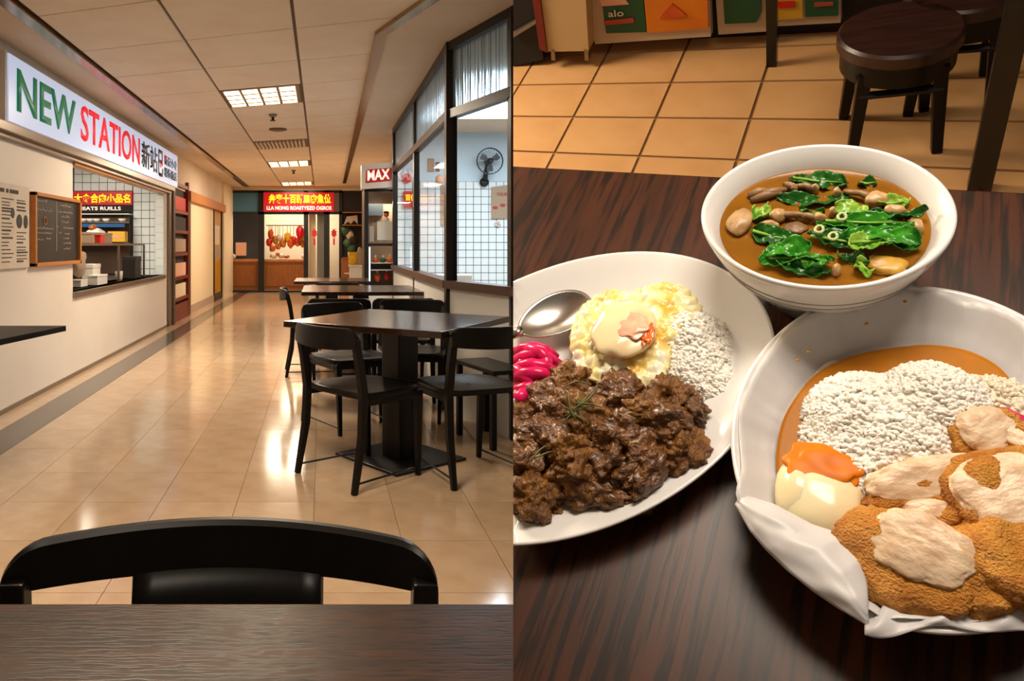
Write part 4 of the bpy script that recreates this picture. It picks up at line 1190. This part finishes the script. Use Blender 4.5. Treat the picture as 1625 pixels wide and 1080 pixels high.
SH = [(1174, 352, 21, 25, 'big pale mushroom at the left rim of the soup', None), (1235, 342, 14, 11, 'pale mushroom beside the long stem', (1300, 346)), (1222, 359, 16, 7, 'flat mushroom slice at the left of the soup', None),
      (1390, 316, 20, 13, 'pale mushroom cap at the right back with a curved stem', (1340, 304)), (1300, 347, 12, 7, 'mushroom end on the long stem', (1262, 344)), (1420, 335, 16, 8, 'brownish mushroom right of centre', None),
      (1452, 360, 12, 12, 'curled mushroom at the right rim', (1440, 350)), (1328, 306, 7, 6, 'tiny mushroom head at the back', None), (1293, 300, 7, 5, 'tiny mushroom head under the back leaf', (1262, 296)), (1260, 300, 6, 5, 'tiny mushroom tip at the left back', (1245, 292)),
      (1321, 337, 6, 6, 'tiny mushroom head in the centre of the soup', None), (1327, 428, 7, 7, 'brown mushroom bit at the front of the soup', None)]
for i, s in enumerate(SH): shroom(*s[:5], stem=s[5], seed=i + 2)
for i, (a, b) in enumerate((((1192, 318), (1240, 306)), ((1200, 314), (1250, 300)), ((1188, 311), (1222, 302)))):
    pa, pb = rp(*a, SZ_ + .002), rp(*b, SZ_ + .003)
    tag(B().tube([pa, (pa + pb) / 2 + Vector((0, 0, .002)), pb], [.003, .0045, .002], 8).obj('mushroom_strand', 'shroom_dark', None, True, M=RM), ('lowest', 'topmost', 'shortest')[i] + ' of the three pale mushroom strands at the left back', 'mushroom')
for i, (x, y, lab) in enumerate(((1300, 365, 'white scallion ring left on the central greens'), (1322, 376, 'lower white scallion ring on the central greens'), (1336, 345, 'white scallion bead above the central greens'))):
    c = rp(x, y, SZ_ + .012)
    tag(B().tube([c + Vector((.0030 * math.cos(t * PI / 8), .0044 * math.sin(t * PI / 8), .001)) for t in range(17)], .0013, 6).obj('scallion_ring', 'onion', None, True, M=RM), lab, 'scallion')
c = rp(1408, 421, SZ_ + .002)
tag(B().blob(c, (.013, .009, .004), 3, .3, 2, 5, sq=4).obj('tofu_piece', 'tofu', None, True, M=RM), 'yellow tofu piece at the front right of the soup', 'tofu')
c = rp(1262, 362, SZ_ + .001)
tag(B().blob(c, (.009, .008, .003), 3, .3, 2, 9).obj('tofu_piece', 'shroom_dark', None, True, M=RM), 'brownish tofu piece half sunk left of the scallion rings', 'tofu')

# --- plates
def plate(name, lab, c, ax, ay, rot, rim, wall):
    e = rthing(name, lab, 'plate', (c[0], c[1], 0), rot)
    pr = [(0, .006), (.56, .006), (.60, 0), (.64, 0), (.66, .006)] + [(r, z * rim) for r, z in wall[0]] + [(r, z * rim) for r, z in wall[1]]
    o = B().lathe(pr, 112, ax, ay).obj('plate_body', 'china', e, True)
    cut(o)
    return e
A1 = math.atan2(-.80727258, -.59017877)
P1C, P1A, P1B = (-.18340298 + .002, -.19293885 + .004), .2005, .1455
plate('platter', 'large white oval platter of braised beef, rice and fried egg', P1C, P1A, P1B, A1, .030,
      ([(.80, .42), (.92, .72), (.985, .95), (1.0, 1.02)], [(.995, 1.08), (.98, 1.06), (.90, .86), (.80, .64), (.72, .48), (.62, .36), (0, .34)]))
P1Z = .0105
P2C, P2A, P2B = (.0815, -.176), .151, .1155
A2 = math.atan2(.99615856, .08756783)
plate('curry_plate', 'deep white oval plate lined with wax paper for the cutlet curry', P2C, P2A, P2B, A2, .045,
      ([(.80, .40), (.93, .75), (.985, .95), (1.0, 1.0)], [(.995, 1.05), (.975, 1.04), (.92, .86), (.82, .56), (.70, .30), (.55, .26), (0, .25)]))

# --- wax paper
def el(c, ax, ay, rot, r, th):
    x, y = ax * r * math.cos(th), ay * r * math.sin(th)
    return Vector((c[0] + x * math.cos(rot) - y * math.sin(rot), c[1] + x * math.sin(rot) + y * math.cos(rot), 0))
def pz(r):
    tb = [(0, .0125), (.55, .013), (.70, .0155), (.82, .027), (.92, .0405), (.975, .0485), (1.02, .0505), (1.3, .044)]
    for (a, b), (c, d) in zip(tb[:-1], tb[1:]):
        if r <= c: return b + (d - b) * (r - a) / (c - a)
    return tb[-1][1]
def th_of(px, py, z=.045):
    p = rp(px, py, z) - Vector((*P2C, 0))
    q = Matrix.Rotation(-A2, 3, 'Z') @ Vector((p.x, p.y, 0))
    return math.atan2(q.y / P2B, q.x / P2A), math.hypot(q.x / P2A, q.y / P2B)
e = rthing('wax_paper', 'crumpled white wax paper sheet lining the curry plate', 'paper')
THA = th_of(1166, 800)[0]; THB = th_of(1395, 1008)[0]
def wrap(a): return (a + PI) % (2 * PI) - PI
def edge_r(th):
    r = .955 + .02 * noise.noise(Vector((math.cos(th) * 4, math.sin(th) * 4, 2)))
    d = wrap(th - THA); r += .075 * math.exp(-(d / .10) ** 2)
    d = wrap(th - THB); r += .035 * math.exp(-(d / .10) ** 2)
    return r
def pfn(u, v):
    th = u * 2 * PI
    r = v * edge_r(th)
    p = el(P2C, P2A, P2B, A2, r, th)
    a = max(0, r - .5) * 2
    fold = .0045 * a * noise.noise(Vector((math.cos(th) * 6, math.sin(th) * 6, r * 1.5 + 7))) + .0022 * a * noise.noise(Vector((math.cos(th) * 17, math.sin(th) * 17, r * 3)))
    p.z = pz(r) + .0028 + fold
    return p
B().sheet(pfn, 180, 30, True).obj('sheet', 'paper_wax', e, True, thick=.0005)
# flap folded inwards along the lower left
FL_OUT = [(1166, 800, .047), (1190, 842, .050), (1215, 872, .050), (1250, 906, .050), (1290, 938, .050), (1330, 965, .050), (1378, 993, .050)]
FL_IN = [(1176, 783, .050), (1230, 800, .052), (1290, 832, .050), (1340, 848, .049), (1370, 885, .050), (1377, 930, .052), (1378, 968, .052)]
def lerp_list(Ls, t):
    t = t * (len(Ls) - 1); i = min(int(t), len(Ls) - 2); f = t - i
    f = f * f * (3 - 2 * f) * .35 + f * .65
    return [a + (b - a) * f for a, b in zip(Ls[i], Ls[i + 1])]
def ffn(u, v):
    a, b = lerp_list(FL_OUT, u), lerp_list(FL_IN, u)
    x, y = a[0] + (b[0] - a[0]) * v, a[1] + (b[1] - a[1]) * v
    z = a[2] + (b[2] - a[2]) * v + .010 * math.sin(PI * v) * math.sin(PI * u) ** .5 + .002 * noise.noise(Vector((u * 6, v * 4, 3)))
    return rp(x, y, z)
B().sheet(ffn, 40, 16).obj('folded_flap', 'paper_wax', e, True, thick=.0005)
# puckered folds along the front
def gfn(u, v):
    x = 1372 + u * 262
    y = (1000 + 14 * math.sin(u * 9 + .5) * (1 - u)) * (1 - v) + v * (955 + 26 * math.sin(u * 16 + 1.1) * (1 - .4 * u) - u * 6)
    z = .049 * (1 - v) + v * (.040 + .008 * math.sin(u * 16 + .4)) + .004 * math.sin(PI * v)
    return rp(x, y, z)
B().sheet(gfn, 90, 12).obj('pucker', 'paper_wax', e, True, thick=.0005)

# --- curry sauce
CZ = .0275
OUT = [(1232, 735), (1236, 690), (1250, 650), (1285, 602), (1320, 578), (1370, 560), (1430, 550), (1480, 547), (1535, 556), (1580, 578), (1612, 612), (1640, 650), (1650, 720), (1640, 800), (1560, 860), (1450, 880), (1360, 850), (1280, 810), (1240, 770)]
vs = [rp(x, y, CZ) for x, y in OUT]
def smooth_loop(P, n=6):
    out = []
    N = len(P)
    for i in range(N):
        p0, p1, p2, p3 = P[i - 1], P[i], P[(i + 1) % N], P[(i + 2) % N]
        for k in range(n):
            t = k / n
            out.append(.5 * ((2 * p1) + (p2 - p0) * t + (2 * p0 - 5 * p1 + 4 * p2 - p3) * t * t + (3 * p1 - p0 - 3 * p2 + p3) * t ** 3))
    return out
lp = smooth_loop(vs)
cen = sum(lp, Vector()) / len(lp)
def pond(lp, h, name, m, lab, cat):
    n = len(lp)
    cen = sum(lp, Vector()) / n
    V = [cen + (p - cen) * .9 + Vector((0, 0, -.012)) for p in lp] + [p.copy() for p in lp] + [cen + (p - cen) * .985 + Vector((0, 0, h)) for p in lp] + [cen + (p - cen) * .96 + Vector((0, 0, h)) for p in lp] + [cen + Vector((0, 0, h))]
    Fc = [(i, (i + 1) % n, n + (i + 1) % n, n + i) for i in range(n)] + [(n + i, n + (i + 1) % n, 2 * n + (i + 1) % n, 2 * n + i) for i in range(n)] + [(2 * n + i, 2 * n + (i + 1) % n, 3 * n + (i + 1) % n, 3 * n + i) for i in range(n)] + [(3 * n + i, 3 * n + (i + 1) % n, 4 * n) for i in range(n)] + [tuple(range(n - 1, -1, -1))]
    return tag(B().add(V, Fc).obj(name, m, None, 'auto', M=RM), lab, cat)
pond(lp, .0006, 'curry_sauce', 'curry', 'brown curry sauce pooled in the paper lined plate', 'sauce')

# --- rice
def grain_verts():
    vs = [Vector((0, 0, -1))]
    for z, r in ((-.62, .72), (0, 1.0), (.62, .72)):
        for k in range(5): vs.append(Vector((r * math.cos(2 * PI * k / 5), r * math.sin(2 * PI * k / 5), z)))
    vs.append(Vector((0, 0, 1)))
    fs = []
    for k in range(5):
        k2 = (k + 1) % 5
        fs.append((0, 1 + k2, 1 + k)); fs.append((16, 11 + k, 11 + k2))
        for j in (0, 1):
            a = 1 + j * 5
            fs.append((a + k, a + k2, a + 5 + k2, a + 5 + k))
    return vs, fs
GV, GF = grain_verts()
def grains(b, pts, L=.0033, W=.0019, seed=1):
    rr_ = random.Random(seed)
    for p in pts:
        q = Euler((rr_.uniform(0, PI), rr_.uniform(0, PI), rr_.uniform(0, 2 * PI))).to_matrix()
        s = rr_.uniform(.8, 1.15)
        b.add([p + q @ Vector((v.x * W * s, v.y * W * s, v.z * L * s)) for v in GV], GF)
def rice_mound(name, lab, bumps, z0, n, m, seed, cutit=False, zmin=.004, L=.0033, W=.0019):
    "bumps: (px, py, rx, ry, height) domes in pixels; the mound is their union"
    D = []
    for (px, py, rx, ry, h) in bumps:
        c = rp(px, py, z0 + h * .5)
        D.append((c.x, c.y, rx / 2080, ry / 2080 * 1.35, h))
    def hgt(x, y):
        best = -1
        for cx, cy, ax, ay, h in D:
            q = 1 - ((x - cx) / ax) ** 2 - ((y - cy) / ay) ** 2
            if q > 0: best = max(best, h * q ** .55)
        return best
    rr_ = random.Random(seed)
    x0 = min(d[0] - d[2] for d in D); x1 = max(d[0] + d[2] for d in D)
    y0 = min(d[1] - d[3] for d in D); y1 = max(d[1] + d[3] for d in D)
    e = rthing(name, lab, 'rice')
    N = 46
    core = B()
    f = lambda u, v: (x0 + (x1 - x0) * u, y0 + (y1 - y0) * v, z0 + max(hgt(x0 + (x1 - x0) * u, y0 + (y1 - y0) * v) - .0009, -.004))
    co = core.sheet(f, N, N).obj('rice_core', m, e, True)
    pts = []
    while len(pts) < n:
        x, y = rr_.uniform(x0, x1), rr_.uniform(y0, y1)
        h = hgt(x, y)
        if h < 0: continue
        # more grains on the steep sides
        hz = abs(hgt(x + .003, y) - h) + abs(hgt(x, y + .003) - h)
        if rr_.random() > .35 + min(.65, hz * 180): continue
        bump_ = .0022 * noise.noise(Vector((x * 160, y * 160, seed)))
        pts.append(Vector((x, y, z0 + max(h * rr_.uniform(.93, 1.0) if hz > .004 else h, .001) + bump_)))
    b = B(); grains(b, pts, L, W, seed)
    o = b.obj('rice_grains', m, e, True)
    o['kind'] = 'stuff'
    return e
rice_mound('rice_mound', 'white rice mound heaped in the curry beside the cutlet', [(1375, 655, 88, 70, .034), (1480, 640, 82, 70, .044), (1400, 720, 100, 80, .028), (1395, 790, 55, 42, .014), (1335, 690, 58, 40, .018), (1440, 690, 90, 75, .038)], .024, 3600, 'rice', 3)
rice_mound('rice_heap', 'small loose heap of rice at the right edge of the curry', [(1585, 640, 52, 42, .012), (1560, 625, 40, 30, .014)], .026, 330, 'rice_w', 4)
rice_mound('rice_mound', 'white rice mound under the fried egg on the oval platter', [(1100, 555, 72, 78, .022), (1090, 530, 70, 56, .027), (1120, 590, 52, 44, .015), (950, 590, 70, 40, .016), (1010, 545, 90, 62, .018)], P1Z, 2700, 'rice', 5)

# --- braised beef
def chunk(px, py, rx, ry, hz, z, lab, seed, m='beef', ang=0, name='beef_chunk'):
    c = rp(px, py, z)
    s = 1 / 2080
    M = Matrix.Rotation(R(ang), 3, 'Z') @ Euler((rnd.uniform(-.3, .3), rnd.uniform(-.3, .3), 0)).to_matrix()
    o = B().blob((0, 0, 0), (rx * s * 1.13, ry * s * 1.32, hz * 1.12), 5 if rx > 10 else 3, .5, 1.6, seed, M=M, ridge=.17, rfreq=3.6).obj(name, m, None, True, M=RM @ T(c))
    tag(o, lab, 'beef', 'braised beef pieces')
    cut(o)
    return o
BEEF = [
    (905, 607, 38, 30, .016, .030, 'dark rounded beef piece at the top left beside the pink pickle', 25),
    (858, 640, 46, 32, .016, .028, 'beef piece just below the pink pickle', 10),
    (985, 632, 44, 36, .019, .036, 'large beef piece directly under the fried egg', 0),
    (1058, 628, 40, 30, .015, .028, 'beef piece below the plain rice', -15),
    (1088, 645, 26, 30, .013, .022, 'small beef piece at the upper right of the pile', 60),
    (1040, 668, 46, 32, .017, .034, 'beef piece right of the centre of the pile', 10),
    (930, 660, 52, 34, .018, .038, 'beef piece carrying the green herb strands', 0),
    (868, 692, 50, 36, .017, .034, 'beef piece in the left half below the herbs', 10),
    (995, 688, 44, 36, .017, .036, 'beef piece in the centre of the pile', 30),
    (1080, 712, 36, 36, .016, .024, 'beef lump at the right tip above the green oil', 0),
    (1022, 738, 30, 52, .017, .028, 'long beef piece slanting down right of centre', -18),
    (968, 735, 34, 40, .016, .030, 'upright beef piece below the centre', 0),
    (918, 742, 42, 40, .017, .032, 'stringy beef piece left of the centre', 15),
    (938, 782, 48, 26, .014, .022, 'beef piece at the lower edge of the pile', 5),
    (1004, 776, 34, 30, .013, .020, 'beef piece at the bottom right of the pile', 0),
    (846, 785, 40, 36, .017, .026, 'smooth beef lump at the lower left by the picture middle', 0),
    (828, 728, 40, 38, .016, .030, 'beef piece at the left cut edge', 0),
    (822, 672, 34, 34, .015, .026, 'beef piece at the left edge under the pickle', 0),
    (905, 715, 36, 24, .014, .040, 'small raised beef shred in the left middle', 30),
    (960, 700, 28, 26, .014, .038, 'dark beef knob right beside the centre', 0),
    (1062, 690, 30, 24, .013, .034, 'ragged beef shred near the right end', 20),
    (1015, 655, 30, 22, .012, .044, 'raised beef shred on top of the pile', 15),
    (880, 655, 32, 22, .012, .040, 'raised beef shred at the upper left', 20),
    (890, 770, 26, 24, .012, .020, 'beef shred in the gap at the lower left', 40),
    (940, 690, 46, 40, .016, .020, 'beef piece deep in the middle of the pile', 0),
    (1000, 730, 46, 40, .016, .016, 'beef piece deep at the right of the pile', 0)]
for i, (x, y, rx, ry, hz, z, lab, a) in enumerate(BEEF):
    chunk(x, y, rx, ry, hz, z, lab, i + 1, 'beef' if i % 3 else 'beef2', a)
chunk(886, 817, 19, 9, .005, P1Z + .004, 'small beef crumb alone on the platter', 50, 'beef2')
chunk(960, 821, 3.5, 2.5, .0012, P1Z + .001, 'tiny brown speck alone on the platter', 51, 'beef2', name='crumb')
lp = smooth_loop([rp(x, y, P1Z + .0006) for x, y in ((1010, 770), (1050, 768), (1090, 752), (1120, 728), (1105, 710), (1098, 660), (1100, 620), (1085, 600), (1060, 640), (1040, 700), (1000, 740))])
pond(lp, .0008, 'green_oil', 'oil', 'yellow green oil seeping out at the right of the beef', 'oil')
HERB = [((905, 655), (935, 632), (950, 615)), ((890, 640), (915, 660), (935, 672)), ((920, 620), (918, 650), (928, 672)), ((902, 625), (905, 648), (915, 668)), ((935, 625), (915, 650), (890, 675)), ((945, 640), (920, 650), (893, 662)),
        ((905, 640), (930, 640), (955, 646)), ((840, 735), (855, 715), (872, 705)), ((845, 728), (860, 722), (880, 715)), ((895, 615), (915, 605), (940, 612))]
for i, h in enumerate(HERB):
    P = [rp(x, y, .060 + .003 * math.sin(i * 2.1 + k)) for k, (x, y) in enumerate(h)]
    if i in (7, 8): P = [rp(x, y, .052) for x, y in h]
    P = [P[0], (P[0] + P[1]) / 2 + Vector((0, 0, .001)), P[1], (P[1] + P[2]) / 2 + Vector((0, 0, .0012)), P[2]]
    tag(B().tube(P, [.0003, .0007, .0008, .0007, .0003], 5).obj('herb_strand', 'herb', None, True, M=RM), ('herb strand at the lower left of the beef, lower one', 'herb strand at the lower left of the beef, upper one')[i - 7] if i in (7, 8) else 'thin green herb strand in the tuft on top of the beef', 'herb', 'herb strands on the beef')

# --- pink pickle
PK = [((812, 560), (850, 552), (885, 566)), ((812, 575), (850, 562), (892, 578)), ((812, 590), (845, 578), (888, 590)), ((812, 600), (850, 592), (880, 600)), ((812, 615), (845, 606), (870, 606)),
      ((812, 628), (835, 616), (858, 610)), ((830, 556), (860, 560), (875, 585)), ((812, 640), (826, 630), (838, 624)), ((822, 570), (838, 590), (832, 612)), ((850, 550), (868, 575), (862, 600)), ((812, 585), (832, 596), (850, 618))]
PL = ['topmost', 'second from the top', 'third from the top', 'fourth from the top', 'fifth from the top', 'lower', 'arched upper', 'lowest', 'left upright', 'right upright', 'crossing']
for i, h in enumerate(PK):
    z = .026 + .003 * (i % 4)
    P = [rp(*h[0], z - .004), (rp(*h[0], z) + rp(*h[1], z)) / 2 + Vector((0, 0, .003)), rp(*h[1], z + .005), (rp(*h[1], z) + rp(*h[2], z)) / 2 + Vector((0, 0, .003)), rp(*h[2], z - .006)]
    o = B().tube(P, [.0045, .0062, .0066, .006, .003], 8).obj('pickle_strip', 'pink', None, True, M=RM)
    tag(o, PL[i] + ' strip of the bright pink pickle on the platter', 'pickle', 'pink pickle strips')
    cut(o)
c = rp(835, 602, .018)
o = tag(B().blob(c, (.028, .040, .012), 3, .3, 2.5, 12, ridge=.1, rfreq=4).obj('pickle_heap', 'pink', None, True, M=RM), 'bright pink pickle heap beneath its loose strips', 'pickle'); cut(o)

# --- spoon
a = rp(950, 462, P1Z + .022); b_ = rp(795, 540, P1Z + .022)
d = (b_ - a); d.z = 0
ang = math.atan2(d.y, d.x)
cs = rp(880, 500, P1Z + .018)
e = rthing('spoon', 'shiny steel spoon resting on the oval platter', 'spoon', (cs.x, cs.y, P1Z + .014), ang)
def spf(u, v):
    th = u * 2 * PI
    L, W = .041, .027
    x = L * v * math.cos(th); y = W * v * math.sin(th) * (1 - .12 * math.cos(th))
    return (x, y, -.012 * (1 - v * v) + .006)
B().sheet(spf, 48, 12, True).obj('bowl', 'spoon', e, True, thick=.0012)
B().tube([(.038, 0, .005), (.06, 0, .009), (.12, 0, .018), (.20, 0, .022)], [.006, .004, .005, .008], 8).obj('handle', 'spoon', e, True)
for o in e.children: cut(o)

# --- fried egg
c = rp(985, 530, .034)
e = rthing('fried_egg', 'frilly fried egg with filmed yolk on the rice of the oval platter', 'fried egg', (c.x, c.y, 0))
def zegg(x, y): return .034
def local(px, py, z): return rp(px, py, z) - Vector((c.x, c.y, 0))
EG = [(905, 525), (925, 480), (960, 460), (1010, 456), (1035, 446), (1075, 448), (1108, 470), (1108, 500), (1085, 525), (1065, 540), (1060, 575), (1045, 605), (1010, 612), (965, 606), (925, 592), (908, 560)]
loop = smooth_loop([local(x, y, .036) for x, y in EG], 10)
ec = local(985, 530, .036)
def eggf(u, v):
    i = u * len(loop); k = int(i) % len(loop)
    p = loop[k]
    jag = 1 + .05 * noise.noise(p * 240) * v
    q = ec + (p - ec) * v * jag
    dome = .010 * math.exp(-((q - ec).length / .028) ** 2)
    ruff = .0062 * v * noise.noise(Vector((q.x * 150, q.y * 150, 2))) + .003 * v * noise.noise(Vector((q.x * 420, q.y * 420, 5)))
    return (q.x, q.y, q.z + dome + ruff - .006 * v ** 4)
B().sheet(eggf, len(loop), 26, True).obj('egg_white', 'fried_egg', e, True, thick=.004)
yc = local(990, 522, .049)
B().blob(yc, (.029, .034, .0085), 4, .10, 2, 4).obj('yolk', 'yolk_film', e, True)
pc_ = local(1005, 517, .0565)
B().blob(pc_, (.013, .014, .0022), 4, .6, 1.8, 6).obj('pink_spot', 'yolk_pink', e, True)
pc_ = local(1028, 530, .0545)
B().blob(pc_, (.005, .013, .0022), 4, .6, 2, 8).obj('orange_spot', 'yolk_orange', e, True)

# --- soft egg in the curry
c = rp(1300, 785, .034)
e = rthing('soft_egg', 'soft boiled egg with runny yolk at the left of the curry plate', 'egg', (c.x, c.y, 0))
B().blob((.002, -.004, .034), (.029, .034, .019), 4, .10, 1.3, 3).obj('egg_body', 'egg_white', e, True)
q = rp(1268, 775, .036) - Vector((c.x, c.y, 0))
B().blob(q, (.016, .030, .016), 3, .1, 1.3, 8).obj('egg_lobe', 'egg_white', e, True)
q = rp(1302, 742, .047) - Vector((c.x, c.y, 0))
B().blob(q, (.025, .019, .0048), 4, .3, 1.8, 5).obj('runny_yolk', 'yolk_run', e, True)

# --- fried chicken cutlet
def piece(px, py, lpx, wpx, h, z, ang, lab, seed, face=None, tilt=(0, 0), frac=.86):
    c = rp(px, py, z)
    s = 1 / 2080
    M = RM @ T(c) @ Matrix.Rotation(R(ang), 4, 'Z') @ Euler((R(tilt[0]), R(tilt[1]), 0)).to_matrix().to_4x4()
    e = empty('cutlet_slice', lab, 'chicken', M, 'fried cutlet slices')
    L, W = lpx * s / 2, wpx * s / 2 * 1.25
    B().blob((0, 0, 0), (L, W, h), 5, .3, 1.6, seed, sq=2.6, ridge=.05, rfreq=11).obj('crust', 'crust', e, True)
    if face:
        fx_, fy_, fz_ = face
        n = Vector((fx_ * L, fy_ * W, fz_ * h))
        sc = Vector((L * (frac if abs(fx_) < .5 else .35), W * (frac if abs(fy_) < .5 else .35), h * (frac if abs(fz_) < .5 else .35)))
        B().blob(n, sc, 5, .13, 2.0, seed + 9, sq=2.5, ridge=.035, rfreq=5).obj('cut_face', 'chicken', e, True)
    return e
piece(1492, 722, 120, 62, .017, .036, 28, 'golden crust lump of cutlet behind the rice', 1)
piece(1565, 700, 90, 66, .016, .050, 40, 'upper cutlet slice with pale cut face beside the rice', 2, (0, .25, .78), (15, 0), .80)
piece(1478, 775, 190, 58, .014, .046, 32, 'long middle cutlet slice with pale cut face', 3, (-.05, .30, .72), (20, 0), .84)
piece(1455, 752, 40, 46, .011, .044, 60, 'small cutlet end piece at the rice edge', 4, (0, .1, .78), (10, 0), .72)
piece(1590, 790, 150, 100, .018, .054, 38, 'biggest pale cutlet slice at the right edge', 5, (.04, -.10, .72), (8, 0), .88)
piece(1490, 818, 100, 44, .013, .044, 24, 'torn cutlet strip below the long slice', 6, (-.3, .1, .72), (10, 0), .6)
piece(1440, 897, 158, 104, .021, .044, -14, 'front cutlet slice showing grey white meat on top', 7, (.10, .35, .74), (14, 0), .72)
piece(1588, 892, 118, 100, .022, .050, -8, 'golden crumbed cutlet end at the lower right', 8)
piece(1558, 940, 84, 62, .018, .044, 60, 'lowest crumbed cutlet tip at the front of the plate', 9)
piece(1375, 828, 80, 40, .012, .034, -20, 'crust piece between the soft egg and the front slice', 10)
piece(1425, 832, 70, 44, .013, .038, 15, 'short crust piece under the long slice', 11)
piece(1625, 715, 60, 70, .016, .050, 60, 'cutlet slice cut off by the right picture edge', 12, (0, .1, .75), (0, 0), .7)
piece(1530, 858, 120, 40, .010, .028, 10, 'cutlet piece in shade under the other slices', 13)
piece(1330, 640, 62, 46, .011, .030, 45, 'curry coated cutlet piece left of the rice', 14)
q = rp(1600, 670, .040)
tag(B().blob(q, (.012, .012, .006), 2, .3, 2, 3).obj('pink_garnish', 'pink', None, True, M=RM), 'small pink garnish behind the cutlet at the right', 'pickle')
for i, (x, y, lab) in enumerate(((1436, 478, 'orange crumb speck at the top of the wax paper'), (1375, 513, 'crumb speck on the paper left of the top one'), (1283, 558, 'crumb speck on the left of the wax paper'), (1266, 571, 'lowest crumb speck on the left of the wax paper'))):
    c = rp(x, y, .0478)
    tag(B().blob(c, (.0016, .0016, .001), 1, .3, 2, i).obj('crumb', 'crust', None, True, M=RM), lab, 'crumb')
